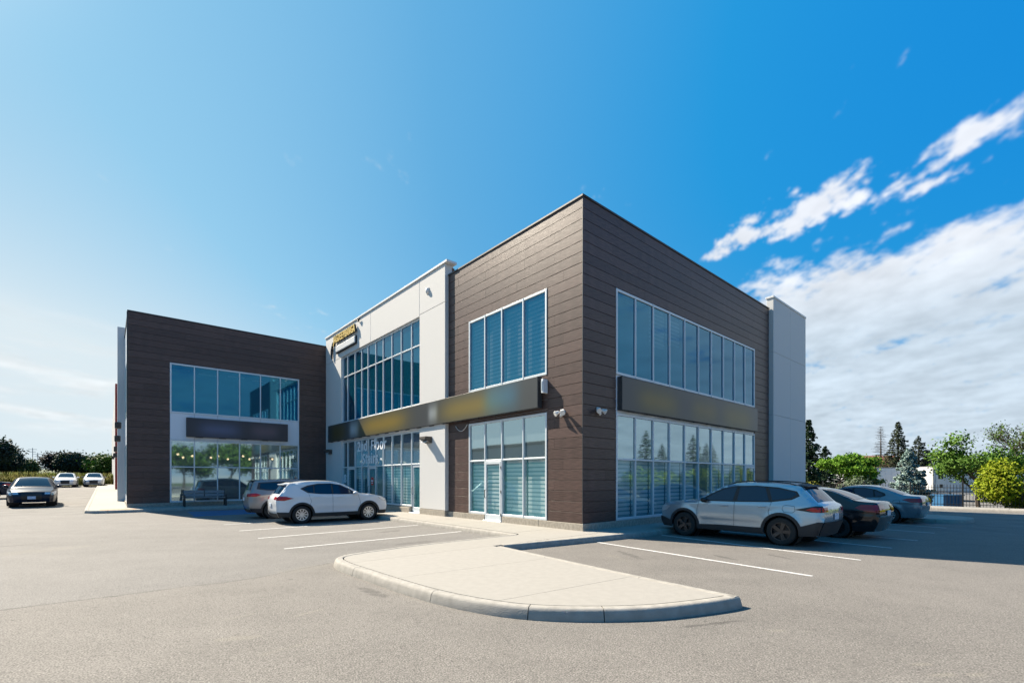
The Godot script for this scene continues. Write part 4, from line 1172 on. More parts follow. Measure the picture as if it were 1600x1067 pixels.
# spec: name, label, category, len, w, belt, tumble, crown, fx, rx (axles), r, profile, windows, doors and so on; local x runs from nose to tail
func make_car(spec: Dictionary, label: String, group := "") -> Node3D:
	var t := thing(spec.name, label, "car", Vector3.ZERO, 0, group)
	var car := Car.new()
	var raw := []
	var pr: Array = spec.profile
	for i in range(0, pr.size(), 2): raw.append(Vector2(pr[i], pr[i + 1]))
	car.setup(spec, catmull(raw, 5))
	var paint_m: Material = spec.paint
	var low: float = spec.low
	var ox := Transform3D(Basis(), Vector3(-spec.len / 2, 0, 0))
	# side outline with the wheel arches cut out
	var outline := PackedVector2Array()
	for p in car.prof: outline.append(p)
	outline.append(Vector2(spec.rx, low)); outline.append(Vector2(spec.fx, low))
	var body_poly := outline
	var arch: float = spec.r * 1.16
	for wx in [spec.fx, spec.rx]:
		body_poly = biggest(Geometry2D.clip_polygons(body_poly, circle(Vector2(wx, spec.r), arch)))
	var b := Mb.new()
	car.side(b, body_poly, 0.0, 0.085)
	car.band(b, 0.0, car.acc[-1], -1.0, 1.0, 0.0, 0.05, 12)
	put("body", b.mesh(), paint_m, t, ox)
	# floor and wheel wells
	var f := Mb.new()
	f.box(Vector3(spec.len / 2, low + 0.10, 0), Vector3(spec.len - 0.5, 0.12, spec.w * 0.62))
	for wx in [spec.fx, spec.rx]:
		for sd in [-1.0, 1.0]:
			f.cyl(Vector3(wx, spec.r, sd * (spec.w / 2 - 0.09)), Vector3(wx, spec.r, sd * (spec.w / 2 - 0.42)), arch, arch, 22, false, true)
	f.box(Vector3(spec.len / 2, low + 0.03, 0), Vector3(spec.rx - spec.fx - arch * 2.1, 0.06, spec.w - 0.16))
	put("underbody", f.mesh(), M.plastic, t, ox)
	# dark cladding round the arches and along the sill
	if spec.get("clad", 0.0) > 0.0:
		var c := Mb.new()
		for wx in [spec.fx, spec.rx]:
			var ring: PackedVector2Array = circle(Vector2(wx, spec.r), arch + 0.075)
			for part in Geometry2D.intersect_polygons(ring, body_poly): car.side(c, part, 0.012, 0.085)
		for part in Geometry2D.intersect_polygons(pv(spec.clad_poly), body_poly): car.side(c, part, 0.020, 0.06)
		if spec.has("clad_rear"): car.band(c, car.rear_y(spec.clad_rear), car.acc[-1], -1.0, 1.0, 0.020)
		if spec.has("clad_front"): car.band(c, 0.0, car.front_y(spec.clad_front), -1.0, 1.0, 0.020)
		put("cladding", c.mesh(), M.plastic, t, ox)
	# glass
	for w in spec.windows:
		for sd in [1.0, -1.0]:
			var g := Mb.new()
			car.side(g, pv(w), 0.006, 0.08, [sd])
			put("side_window", g.mesh(), M.car_glass, t, ox)
	if spec.has("dlo"):
		var g := Mb.new()
		car.side(g, pv(spec.dlo), 0.003, 0.1)
		put("window_trim", g.mesh(), spec.get("trim", M.plastic), t, ox)
	var ws := Mb.new()
	car.band(ws, car.by_x(spec.screen[0]), car.by_x(spec.screen[1]), -0.90, 0.90, 0.006)
	put("windscreen", ws.mesh(), M.car_glass, t, ox)
	var rw := Mb.new()
	car.band(rw, car.by_x(spec.back[0]), car.by_x(spec.back[1]), -0.84, 0.84, 0.006)
	put("rear_window", rw.mesh(), M.car_glass, t, ox)
	if spec.has("dark_roof"):
		var rf := Mb.new()
		car.band(rf, car.by_x(spec.dark_roof[0]), car.by_x(spec.dark_roof[1]), -0.99, 0.99, 0.005)
		put("roof_panel", rf.mesh(), spec.roof_mat, t, ox)
	# lamps
	for sd in [1.0, -1.0]:
		var l := Mb.new()
		for part in Geometry2D.intersect_polygons(pv(spec.tail_side), body_poly): car.side(l, part, 0.008, 0.06, [sd])
		var a: Array = spec.tail_band
		car.band(l, car.rear_y(a[1]), car.rear_y(a[0]), a[2] * sd if sd > 0 else sd, sd if sd > 0 else a[2] * sd, 0.008, 0.04, 5)
		put("taillight", l.mesh(), M.tail, t, ox)
		if spec.has("lamp_trim"):
			var lt := Mb.new()
			for part in Geometry2D.intersect_polygons(pv(spec.lamp_trim), body_poly): car.side(lt, part, 0.006, 0.06, [sd])
			put("lamp_surround", lt.mesh(), M.black, t, ox)
		var h := Mb.new()
		for part in Geometry2D.intersect_polygons(pv(spec.head_side), body_poly): car.side(h, part, 0.008, 0.06, [sd])
		var e: Array = spec.head_band
		car.band(h, car.front_y(e[0]), car.front_y(e[1]), e[2] * sd if sd > 0 else sd, sd if sd > 0 else e[2] * sd, 0.008, 0.04, 5)
		put("headlight", h.mesh(), M.lens, t, ox)
		# mirror on its stalk
		var m := Mb.new()
		var mp: Array = spec.mirror
		m.ball(Vector3(mp[0], mp[1], sd * (spec.w / 2 + 0.06)), Vector3(0.10, 0.075, 0.11), 12, 8)
		m.cbox(Vector3(mp[0], mp[1] - 0.04, sd * (spec.w / 2 - 0.06)), Vector3(0.07, 0.05, 0.16), 0.01)
		put("mirror", m.mesh(), spec.get("mirror_mat", paint_m), t, ox)
		for hp in spec.handles:
			var hm := Mb.new()
			var z := car.half(Vector2(hp[0], hp[1]))
			hm.cbox(Vector3(hp[0], hp[1], sd * (z + 0.022)), Vector3(0.21, 0.032, 0.028), 0.010)
			put("door_handle", hm.mesh(), spec.get("handle_mat", paint_m), t, ox)
		if spec.get("rails", false):
			var rm := Mb.new()
			var rp := []; var rr := []
			for k in 11:
				var x: float = lerpf(spec.rail_x[0], spec.rail_x[1], k / 10.0)
				var p := car.at(car.by_x(x))
				var lift: float = 0.045 if k > 0 and k < 10 else 0.0
				rp.append(Vector3(p.x, p.y + lift, sd * (car.half(p) - 0.02))); rr.append(0.018)
			rm.tube(rp, rr, 6)
			put("roof_rail", rm.mesh(), M.plastic, t, ox)
	# front grille and both plates
	var gr := Mb.new()
	car.band(gr, car.front_y(spec.grille[0]), car.front_y(spec.grille[1]), -spec.grille[2], spec.grille[2], 0.008)
	put("grille", gr.mesh(), M.black, t, ox)
	var pl := Mb.new()
	var pa := car.at(car.rear_y(spec.plate_y)); var pd := car.along(car.rear_y(spec.plate_y))
	pl.cbox(Vector3(pa.x + spec.crown + 0.02, pa.y, 0), Vector3(0.014, 0.15, 0.30), 0.004, Basis(Vector3(0, 0, 1), atan2(pd.x, -pd.y)))
	put("licence_plate", pl.mesh(), M.plate, t, ox)
	if spec.has("front_plate"):
		var fp := Mb.new()
		var fa := car.at(car.front_y(spec.front_plate))
		fp.cbox(Vector3(fa.x - spec.crown - 0.03, fa.y, 0), Vector3(0.014, 0.15, 0.30), 0.004)
		put("licence_plate", fp.mesh(), M.plate_blue, t, ox)
	# door gaps
	var done := []
	for line in spec.seams + spec.seams:
		var sm := Mb.new()
		var sd := 1.0 if spec.seams.find(line) >= 0 and not done.has(line) else -1.0
		done.append(line)
		var pts := pv(line)
		for i in pts.size() - 1:
			var d := (pts[i + 1] - pts[i]).normalized() * 0.0045
			var q := Vector2(-d.y, d.x)
			for part in Geometry2D.intersect_polygons(PackedVector2Array([pts[i] + q, pts[i + 1] + q + d, pts[i + 1] - q + d, pts[i] - q]), body_poly): car.side(sm, part, 0.004, 0.12, [sd])
		put("door_gap", sm.mesh(), M.black, t, ox)
	if spec.has("spoiler"):
		var sp := Mb.new()
		var d0 := car.by_x(spec.spoiler[0]); var d1 := car.by_x(spec.spoiler[1])
		car.band(sp, d0, d1, -0.93, 0.93, 0.012)
		var e0 := car.at(d1)
		sp.cbox(Vector3(e0.x + 0.055, e0.y + 0.012, 0), Vector3(0.19, 0.04, car.half(e0) * 1.70), 0.016, Basis(Vector3(0, 0, 1), -0.16))
		put("spoiler", sp.mesh(), spec.get("spoiler_mat", M.plastic), t, ox)
	if spec.has("chrome_band"):
		var cb := Mb.new()
		car.band(cb, car.rear_y(spec.chrome_band[1]), car.rear_y(spec.chrome_band[0]), -spec.chrome_band[2], spec.chrome_band[2], 0.012)
		put("chrome_strip", cb.mesh(), M.chrome, t, ox)
	for wx in [spec.fx, spec.rx]:
		for sd in [1.0, -1.0]:
			wheel(t, ox * Vector3(wx, spec.r, sd * (spec.w / 2 - 0.125)), spec.r, 0.225, spec.spokes, spec.rim, sd < 0)
	return t

func set_car(t: Node3D, x: float, z: float, turn_deg: float, size := 1.0):
	t.rotation.y = deg_to_rad(turn_deg)
	t.scale = Vector3.ONE * size
	t.position = Vector3(x, gy(x, z) + 0.002, z)

func cars():
	var suv := {
		"name": "parked_suv", "len": 4.62, "w": 1.87, "belt": 1.08, "tumble": 0.36, "crown": 0.035, "fx": 0.92, "rx": 3.66, "r": 0.365, "low": 0.27, "paint": M.paint_grey,
		"profile": [0.10, 0.27, 0.03, 0.42, 0.0, 0.62, 0.04, 0.84, 0.16, 0.96, 0.5, 1.035, 1.0, 1.09, 1.28, 1.13, 1.62, 1.32, 1.98, 1.50, 2.3, 1.595, 2.75, 1.635, 3.3, 1.625, 3.8, 1.575, 4.02, 1.545, 4.22, 1.36, 4.42, 1.14, 4.56, 1.06, 4.60, 0.90, 4.60, 0.70, 4.54, 0.52, 4.46, 0.30],
		"dlo": [1.40, 1.10, 1.72, 1.30, 2.08, 1.475, 2.45, 1.545, 3.0, 1.56, 3.55, 1.52, 4.0, 1.42, 4.08, 1.30, 3.9, 1.20, 3.4, 1.125, 2.4, 1.10],
		"windows": [[1.56, 1.125, 1.80, 1.30, 2.12, 1.45, 2.42, 1.512, 2.47, 1.51, 2.40, 1.13], [2.52, 1.13, 2.56, 1.515, 3.0, 1.53, 3.22, 1.51, 3.36, 1.16, 3.2, 1.14], [3.44, 1.17, 3.32, 1.50, 3.6, 1.475, 3.96, 1.395, 4.0, 1.33, 3.85, 1.23]],
		"screen": [1.36, 2.16], "back": [4.10, 4.42], "clad": 1.0, "clad_poly": [-0.2, 0.2, 5.0, 0.2, 5.0, 0.66, 4.50, 0.66, 4.1, 0.52, 3.9, 0.46, 3.0, 0.43, 2.0, 0.43, 1.3, 0.40, 0.6, 0.42, 0.2, 0.55, -0.2, 0.6], "clad_rear": 0.66, "clad_front": 0.55,
		"lamp_trim": [3.98, 0.955, 4.22, 1.01, 4.45, 1.06, 4.7, 1.05, 4.7, 0.90, 4.35, 0.90], "tail_side": [4.24, 0.96, 4.38, 1.02, 4.7, 1.02, 4.7, 0.91, 4.4, 0.91], "tail_band": [0.91, 1.02, 0.70],
		"head_side": [0.02, 0.70, 0.30, 0.78, 0.42, 0.90, 0.24, 0.93, 0.02, 0.86], "head_band": [0.70, 0.90, 0.62], "mirror": [1.60, 1.13], "mirror_mat": M.black, "handles": [[2.18, 0.98], [3.20, 1.0]],
		"rails": true, "rail_x": [2.2, 3.95], "grille": [0.45, 0.82, 0.6], "plate_y": 0.78, "spoiler": [3.92, 4.03], "spokes": 5, "rim": M.rim_mix,
		"seams": [[1.36, 0.44, 1.34, 0.8, 1.40, 1.09], [2.44, 0.42, 2.46, 1.11], [3.40, 0.74, 3.36, 0.86, 3.43, 1.15], [3.70, 0.96, 3.72, 1.04, 3.80, 1.06, 3.98, 1.04, 4.0, 0.92, 3.94, 0.87, 3.74, 0.88, 3.70, 0.96]]}
	var t := make_car(suv, "silver grey SUV with black rims and cladding parked nearest the camera")
	set_car(t, 3.27, 3.42, -91.5)
	# white SUV by the sunlit front
	var white := suv.duplicate(true)
	white.merge({"paint": M.paint_white, "clad": 1.0, "len": 4.48, "w": 1.85, "r": 0.35, "fx": 0.90, "rx": 3.57,
		"profile": [0.10, 0.26, 0.03, 0.42, 0.0, 0.62, 0.05, 0.84, 0.18, 0.96, 0.55, 1.05, 1.0, 1.10, 1.2, 1.13, 1.55, 1.34, 1.90, 1.53, 2.25, 1.62, 2.7, 1.65, 3.25, 1.635, 3.75, 1.575, 3.98, 1.53, 4.16, 1.32, 4.32, 1.12, 4.42, 1.02, 4.46, 0.86, 4.45, 0.62, 4.44, 0.48, 4.36, 0.28],
		"dlo": [1.36, 1.12, 1.70, 1.33, 2.05, 1.50, 2.45, 1.565, 2.95, 1.555, 3.35, 1.48, 3.62, 1.36, 3.35, 1.19, 2.9, 1.14, 2.0, 1.115],
		"windows": [[1.48, 1.14, 1.76, 1.32, 2.08, 1.475, 2.36, 1.525, 2.36, 1.135], [2.43, 1.14, 2.43, 1.53, 2.92, 1.52, 3.08, 1.48, 3.08, 1.17, 2.85, 1.155], [3.13, 1.18, 3.13, 1.47, 3.32, 1.42, 3.50, 1.35, 3.30, 1.22]],
		"screen": [1.28, 2.10], "back": [4.03, 4.30], "clad_poly": [-0.2, 0.2, 5.0, 0.2, 5.0, 0.50, 4.1, 0.46, 3.0, 0.40, 2.0, 0.40, 0.2, 0.42, -0.2, 0.42], "clad_rear": 0.42, "clad_front": 0.36,
		"lamp_trim": [3.86, 0.985, 4.0, 1.02, 4.0, 0.96], "tail_side": [3.90, 0.985, 4.12, 1.06, 4.32, 1.07, 4.6, 1.04, 4.6, 0.93, 4.20, 0.90], "tail_band": [0.94, 1.04, 0.60],
		"head_side": [0.02, 0.78, 0.28, 0.82, 0.50, 0.97, 0.26, 0.955, 0.02, 0.92], "head_band": [0.78, 0.92, 0.6], "mirror": [1.50, 1.16], "mirror_mat": M.paint_white, "handles": [[2.12, 1.0], [3.02, 1.02]],
		"rails": false, "spokes": 10, "rim": M.rim, "plate_y": 0.74, "spoiler_mat": M.paint_white, "spoiler": [3.9, 4.0],
		"seams": [[1.30, 0.42, 1.27, 0.8, 1.36, 1.1], [2.39, 0.41, 2.40, 1.12], [3.28, 0.72, 3.22, 0.86, 3.32, 1.17]]}, true)
	t = make_car(white, "white SUV with silver wheels and black arches parked at the sunlit front")
	set_car(t, -3.92, -10.55, 178.0)
	# bronze SUV half behind it
	var box_suv := white.duplicate(true)
	box_suv.erase("lamp_trim")
	box_suv.merge({"paint": M.paint_bronze, "len": 4.6, "w": 1.90, "r": 0.37, "belt": 1.12, "tumble": 0.26, "fx": 0.9, "rx": 3.64,
		"profile": [0.10, 0.30, 0.03, 0.45, 0.0, 0.66, 0.05, 0.92, 0.16, 1.04, 0.5, 1.11, 1.0, 1.15, 1.25, 1.18, 1.55, 1.38, 1.88, 1.60, 2.2, 1.68, 2.7, 1.715, 3.4, 1.71, 4.1, 1.68, 4.32, 1.64, 4.42, 1.40, 4.50, 1.16, 4.56, 1.06, 4.58, 0.86, 4.57, 0.62, 4.54, 0.50, 4.44, 0.30],
		"dlo": [1.38, 1.16, 1.68, 1.38, 1.98, 1.56, 2.4, 1.63, 3.4, 1.63, 4.2, 1.58, 4.28, 1.30, 3.9, 1.24, 2.4, 1.18],
		"windows": [[1.5, 1.19, 1.74, 1.37, 2.02, 1.53, 2.36, 1.59, 2.36, 1.20], [2.43, 1.21, 2.43, 1.59, 3.2, 1.59, 3.2, 1.24], [3.27, 1.25, 3.27, 1.585, 4.12, 1.545, 4.16, 1.34, 3.9, 1.28]],
		"screen": [1.34, 2.06], "back": [4.34, 4.47], "dark_roof": [2.1, 4.3], "roof_mat": M.paint_black, "tail_side": [4.12, 1.06, 4.3, 1.12, 4.7, 1.12, 4.7, 0.98, 4.3, 0.98], "tail_band": [0.98, 1.10, 0.66], "plate_y": 0.86, "spokes": 7,
		"head_side": [0.02, 0.84, 0.28, 0.88, 0.46, 1.02, 0.2, 1.01, 0.02, 0.98], "head_band": [0.84, 0.98, 0.6], "mirror": [1.5, 1.24], "mirror_mat": M.paint_black, "spoiler": [4.2, 4.3], "spoiler_mat": M.paint_black, "handles": [[2.12, 1.06], [3.02, 1.08]]}, true)
	t = make_car(box_suv, "bronze grey SUV with black roof half hidden behind the white SUV")
	set_car(t, -4.15, -13.75, 178.0)
	# sedans
	var sedan := suv.duplicate(true)
	sedan.merge({"name": "parked_sedan", "len": 4.62, "w": 1.78, "r": 0.32, "belt": 0.93, "tumble": 0.44, "fx": 0.93, "rx": 3.62, "low": 0.22, "clad": 0.0, "crown": 0.03, "round": 0.11, "paint": M.paint_slate,
		"profile": [0.10, 0.22, 0.03, 0.36, 0.0, 0.52, 0.06, 0.68, 0.22, 0.76, 0.6, 0.85, 1.0, 0.91, 1.20, 0.95, 1.6, 1.18, 1.95, 1.36, 2.25, 1.435, 2.65, 1.46, 3.05, 1.44, 3.4, 1.36, 3.75, 1.22, 4.02, 1.11, 4.3, 1.075, 4.50, 1.06, 4.56, 0.97, 4.60, 0.80, 4.58, 0.58, 4.54, 0.42, 4.46, 0.24],
		"dlo": [1.36, 0.96, 1.72, 1.18, 2.05, 1.33, 2.4, 1.385, 2.8, 1.38, 3.15, 1.31, 3.48, 1.16, 3.50, 1.07, 3.3, 1.0, 2.2, 0.965],
		"windows": [[1.46, 0.975, 1.78, 1.17, 2.08, 1.31, 2.36, 1.355, 2.38, 0.99], [2.45, 0.99, 2.43, 1.357, 2.8, 1.35, 3.06, 1.30, 3.12, 1.01], [3.18, 1.02, 3.12, 1.275, 3.40, 1.145, 3.40, 1.07]],
		"screen": [1.26, 2.10], "back": [3.22, 3.98], "tail_side": [4.02, 0.93, 4.2, 0.985, 4.7, 0.99, 4.7, 0.84, 4.3, 0.83], "tail_band": [0.85, 0.98, 0.55],
		"head_side": [0.02, 0.56, 0.3, 0.62, 0.58, 0.76, 0.3, 0.745, 0.02, 0.70], "head_band": [0.60, 0.69, 0.70], "mirror": [1.52, 1.0], "mirror_mat": M.paint_slate, "handles": [[2.2, 0.86], [3.16, 0.88]],
		"rails": false, "grille": [0.34, 0.66, 0.55], "plate_y": 0.76, "spokes": 10, "rim": M.rim,
		"seams": [[1.34, 0.30, 1.30, 0.7, 1.36, 0.95], [2.41, 0.28, 2.42, 0.97], [3.28, 0.66, 3.2, 0.78, 3.36, 1.02], [3.74, 0.82, 3.76, 0.9, 3.95, 0.9, 3.95, 0.78, 3.78, 0.77, 3.74, 0.82]]}, true)
	sedan.erase("lamp_trim"); sedan.erase("spoiler"); sedan.erase("clad_rear"); sedan.erase("clad_front")
	t = make_car(sedan, "slate grey sedan parked farthest to the right in the shaded bays")
	set_car(t, 13.30, 3.95, -93.0)
	var black := sedan.duplicate(true)
	black.merge({"paint": M.paint_black, "mirror_mat": M.paint_black, "w": 1.82, "tail_side": [4.05, 0.90, 4.2, 1.0, 4.7, 1.0, 4.7, 0.78, 4.35, 0.80], "tail_band": [0.80, 0.99, 0.42], "chrome_band": [0.66, 0.70, 0.96], "rim": M.rim_mix, "handle_mat": M.chrome}, true)
	t = make_car(black, "black sedan with red taillights parked between the grey SUV and the slate sedan")
	set_car(t, 6.27, 3.98, -93.0)
	# cars on the far left
	var blue := sedan.duplicate(true)
	blue.merge({"paint": M.paint_navy, "mirror_mat": M.paint_navy, "name": "moving_sedan", "front_plate": 0.44, "w": 1.84}, true)
	t = make_car(blue, "dark navy sedan driving toward the camera on the left lane", "")
	set_car(t, -14.2, -28.6, 93.0, 1.06)
	var pale := sedan.duplicate(true)
	pale.merge({"paint": M.paint_white, "mirror_mat": M.paint_white}, true)
	t = make_car(pale, "distant white sedan parked below the weedy bank, left of the pair", "cars parked at the far end of the lot")
	set_car(t, -14.4, -60.0, 90.0)
	var far2 := sedan.duplicate(true)
	far2.merge({"paint": M.paint_silver, "mirror_mat": M.paint_black}, true)
	t = make_car(far2, "distant silver sedan parked below the weedy bank, nearest the buildings", "cars parked at the far end of the lot")
	set_car(t, -12.2, -60.5, 90.0)
	t = make_car(white, "distant white SUV mostly cut off by the left edge of the picture", "cars parked at the left edge")
	set_car(t, -19.6, -32.4, 14.0)
	t = make_car(blue, "dark blue sedan parked at the left edge behind the navy sedan", "cars parked at the left edge")
	t.name = numbered("parked_sedan")
	set_car(t, -18.2, -36.6, 14.0)

func trailer(label: String, a: Vector3, b: Vector3, lettering: bool, vent: bool):
	# a and b: ends of the near lower edge
	var d := b - a
	var t := thing("cargo_trailer", label, "trailer", a + d / 2, atan2(-d.z, d.x), "white trailers behind the fence")
	var n := d.length(); var h := 2.75; var lo := 1.12
	put("box_body", bm(Vector3(n, h, 2.5), 0.04), M.trailer, t, Transform3D(Basis(), Vector3(0, lo + h / 2, -1.25)))
	put("bottom_rail", bm(Vector3(n + 0.02, 0.16, 2.54), 0.01), M.grey_wall, t, Transform3D(Basis(), Vector3(0, lo - 0.06, -1.25)))
	put("top_rail", bm(Vector3(n + 0.02, 0.12, 2.54), 0.01), M.grey_wall, t, Transform3D(Basis(), Vector3(0, lo + h - 0.02, -1.25)))
	var ribs := Mb.new()
	for k in int(n / 0.6): ribs.box(Vector3(-n / 2 + 0.3 + k * 0.6, lo + h / 2, 0.008), Vector3(0.025, h - 0.25, 0.016))
	put("side_ribs", ribs.mesh(), M.trailer, t).set_meta("kind", "stuff")
	for s in [-1.0, 1.0]:
		put("end_post", bm(Vector3(0.12, h, 0.1), 0.01), M.grey_wall, t, Transform3D(Basis(), Vector3(s * (n / 2 - 0.06), lo + h / 2, 0.02)))
	for x in [n / 2 - 2.2, n / 2 - 3.5]:
		for z in [-0.25, -2.25]:
			var w := Mb.new()
			w.lathe(Vector3.ZERO, [Vector2(0.28, -0.12), Vector2(0.5, -0.13), Vector2(0.52, 0.0), Vector2(0.5, 0.13), Vector2(0.28, 0.12), Vector2(0.1, 0.06)], 18)
			put("tyre", w.mesh(), M.rubber, t, Transform3D(Basis(), Vector3(x, 0.52, z)))
	for z in [-0.5, -2.0]:
		put("landing_leg", bm(Vector3(0.14, 1.1, 0.14), 0.01), M.grey_wall, t, Transform3D(Basis(), Vector3(-n / 2 + 2.6, 0.55, z)))
	if lettering:
		put("lettering", text("JG", 1.15, 0.02), M.black, t, Transform3D(Basis(Vector3(1, 0, 0), Vector3(0.25, 1, 0), Vector3(0, 0, 1)), Vector3(1.4, lo + 1.25, 0.025)))
		put("lettering", text("— —", 0.55, 0.02), M.black, t, Transform3D(Basis(), Vector3(1.7, lo + 0.45, 0.025)))
	if vent:
		put("reefer_door", bm(Vector3(1.1, 2.6, 0.06), 0.02), M.white_plastic, t, Transform3D(Basis(), Vector3(-n / 2 + 0.9, lo + 1.35, 0.04)))
		put("reefer_window", bm(Vector3(0.62, 1.15, 0.05), 0.15), M.black, t, Transform3D(Basis(), Vector3(-n / 2 + 0.9, lo + 1.95, 0.06)))
		put("reefer_hatch", bm(Vector3(0.4, 0.35, 0.05), 0.02), M.black, t, Transform3D(Basis(), Vector3(-n / 2 + 0.95, lo + 0.62, 0.06)))

# ---------------------------------------------------------------- trees and plants
func leaf(b: Mb, p: Vector3, size: float, out: Vector3, c: Color, r: RandomNumberGenerator, lying := 0.4, thin := 0.55):
	var nn := (out * lying + Vector3(r.randfn(), r.randfn() * 0.8 + 0.5, r.randfn())).normalized()
	var a := nn.cross(Vector3(r.randfn(), r.randfn(), r.randfn())).normalized() * size
	var q := nn.cross(a) * thin
	var sn := (nn + out * 0.6 + Vector3(0, 0.25, 0)).normalized()
	if sn.dot(nn) < 0.2: sn = nn
	var k := b.v.size()
	b.vert(p - a, sn); b.vert(p - q * 0.9, sn); b.vert(p + a, sn); b.vert(p + q, sn)
	var v := r.randf_range(0.72, 1.28)
	var cc := Color(c.r * v * r.randf_range(0.9, 1.1), c.g * v, c.b * v)
	for i in 4: b.col.append(cc)
	b.idx.append_array([k, k + 2, k + 1, k, k + 3, k + 2])

func trunk_col(b: Mb):
	while b.col.size() < b.v.size(): b.col.append(Color.WHITE)

func conifer(called: String, label: String, at: Vector3, h: float, rad: float, c: Color, seed_at: int, dense := 1.0, droop := 0.25, group := "") -> Node3D:
	var t := thing(called, label, "tree", at, 0, group)
	var r := RandomNumberGenerator.new(); r.seed = seed_at
	var w := Mb.new()
	w.tube([Vector3.ZERO, Vector3(0.02 * h * 0.1, h * 0.5, 0), Vector3(0, h * 0.98, 0)], [h * 0.018 + 0.04, h * 0.010 + 0.02, 0.01], 8)
	var b := Mb.new()
	var y := h * 0.05
	while y < h * 0.99:
		var u := y / h
		var reach := rad * pow(1.0 - u, 0.82) * r.randf_range(0.80, 1.12) + 0.06
		var n := int(5 + 4 * (1.0 - u))
		var a0 := r.randf() * TAU
		for i in n:
			var a := a0 + TAU * (i + r.randf_range(-0.3, 0.3)) / n
			var len := reach * r.randf_range(0.72, 1.10)
			var d := Vector3(cos(a), 0, sin(a))
			var rise := 0.25 - droop * (1.0 - u)
			if r.randf() < 0.12: continue
			w.cyl(Vector3(0, y, 0), Vector3(0, y, 0) + d * len * 0.9 + Vector3(0, len * rise * 0.6, 0), (0.012 + 0.008 * len) * (2.2 if dense <= 0.0 else 1.0), 0.006, 4)
			if dense <= 0.0: 
				for k in 3:
					var f := r.randf_range(0.4, 0.9)
					var p := Vector3(0, y, 0) + d * len * f + Vector3(0, len * rise * 0.6 * f, 0)
					w.cyl(p, p + Vector3(r.randfn(), r.randf_range(-0.6, 0.2), r.randfn()) * 0.3, 0.022, 0.008, 3)
				continue
			var m := int((5 + len * 13) * dense)
			for k in m:
				var f := sqrt(r.randf())
				var side := Vector3(-d.z, 0, d.x) * r.randfn() * 0.20 * len * (1.15 - f)
				var sag := -0.5 * droop * f * f * len
				var p := Vector3(0, y, 0) + d * len * f + side + Vector3(0, len * rise * f + sag + r.randfn() * 0.05, 0)
				leaf(b, p, r.randf_range(0.09, 0.19) * (0.7 + rad * 0.16), (d + Vector3(0, 0.7, 0)).normalized(), c, r, 0.6, 0.42)
		y += r.randf_range(0.20, 0.32) * (0.55 + rad * 0.16)
	put("trunk", w.mesh(), M.bark, t)
	if b.v.size() > 0: put("crown", b.mesh(), M.needle, t)
	return t

func limb(w: Mb, tips: Array, p: Vector3, d: Vector3, len: float, rad: float, depth: int, r: RandomNumberGenerator, spread: float, flat: float):
	var q := p + d * len * 0.5 + Vector3(r.randfn(), r.randfn() * 0.4, r.randfn()) * len * 0.06
	var e := p + d * len
	w.tube([p, q, e], [rad, rad * 0.82, rad * 0.62], 6 if depth > 1 else 4)
	if depth <= 2: tips.append(q.lerp(e, 0.5))
	if depth == 0:
		tips.append(e); return
	var n := r.randi_range(2, 3) if depth < 3 else r.randi_range(3, 4)
	for k in n:
		var nd := (d + Vector3(r.randfn(), r.randfn() * (1.0 - flat) + 0.15, r.randfn()) * spread).normalized()
		limb(w, tips, e if k < 2 else q.lerp(e, 0.4), nd, len * r.randf_range(0.62, 0.86), rad * 0.60, depth - 1, r, spread, flat)

func broad_tree(called: String, label: String, at: Vector3, h: float, c: Color, seed_at: int, clump := 0.5, leaves := 60, size := 0.11, flat := 0.45, group := "", spread := 0.62, depth := 4) -> Node3D:
	var t := thing(called, label, "tree", at, 0, group)
	var r := RandomNumberGenerator.new(); r.seed = seed_at
	var w := Mb.new(); var tips := []
	limb(w, tips, Vector3.ZERO, Vector3(0.03, 1, 0.02).normalized(), h * 0.30, h * 0.022 + 0.02, depth, r, spread, flat)
	var mid := Vector3.ZERO; var hi := 0.0
	for p in tips:
		mid += p; hi = maxf(hi, p.y)
	mid /= tips.size()
	var k := h / (hi + clump * 0.5)
	var b := Mb.new()
	for p in tips:
		var tone := r.randf_range(0.78, 1.22)
		var out: Vector3 = (p - mid).normalized()
		for i in leaves:
			var o := Vector3(r.randfn(), r.randfn() * (1.0 - flat * 0.7), r.randfn()) * clump * 0.5
			leaf(b, p * k + o, size * r.randf_range(0.7, 1.3), (out + o.normalized() * 0.5).normalized(), Color(c.r * tone, c.g * tone, c.b * tone), r)
	for i in w.v.size(): w.v[i] *= k
	put("trunk", w.mesh(), M.bark, t)
	if leaves > 0: put("crown", b.mesh(), M.leaf, t)
	return t

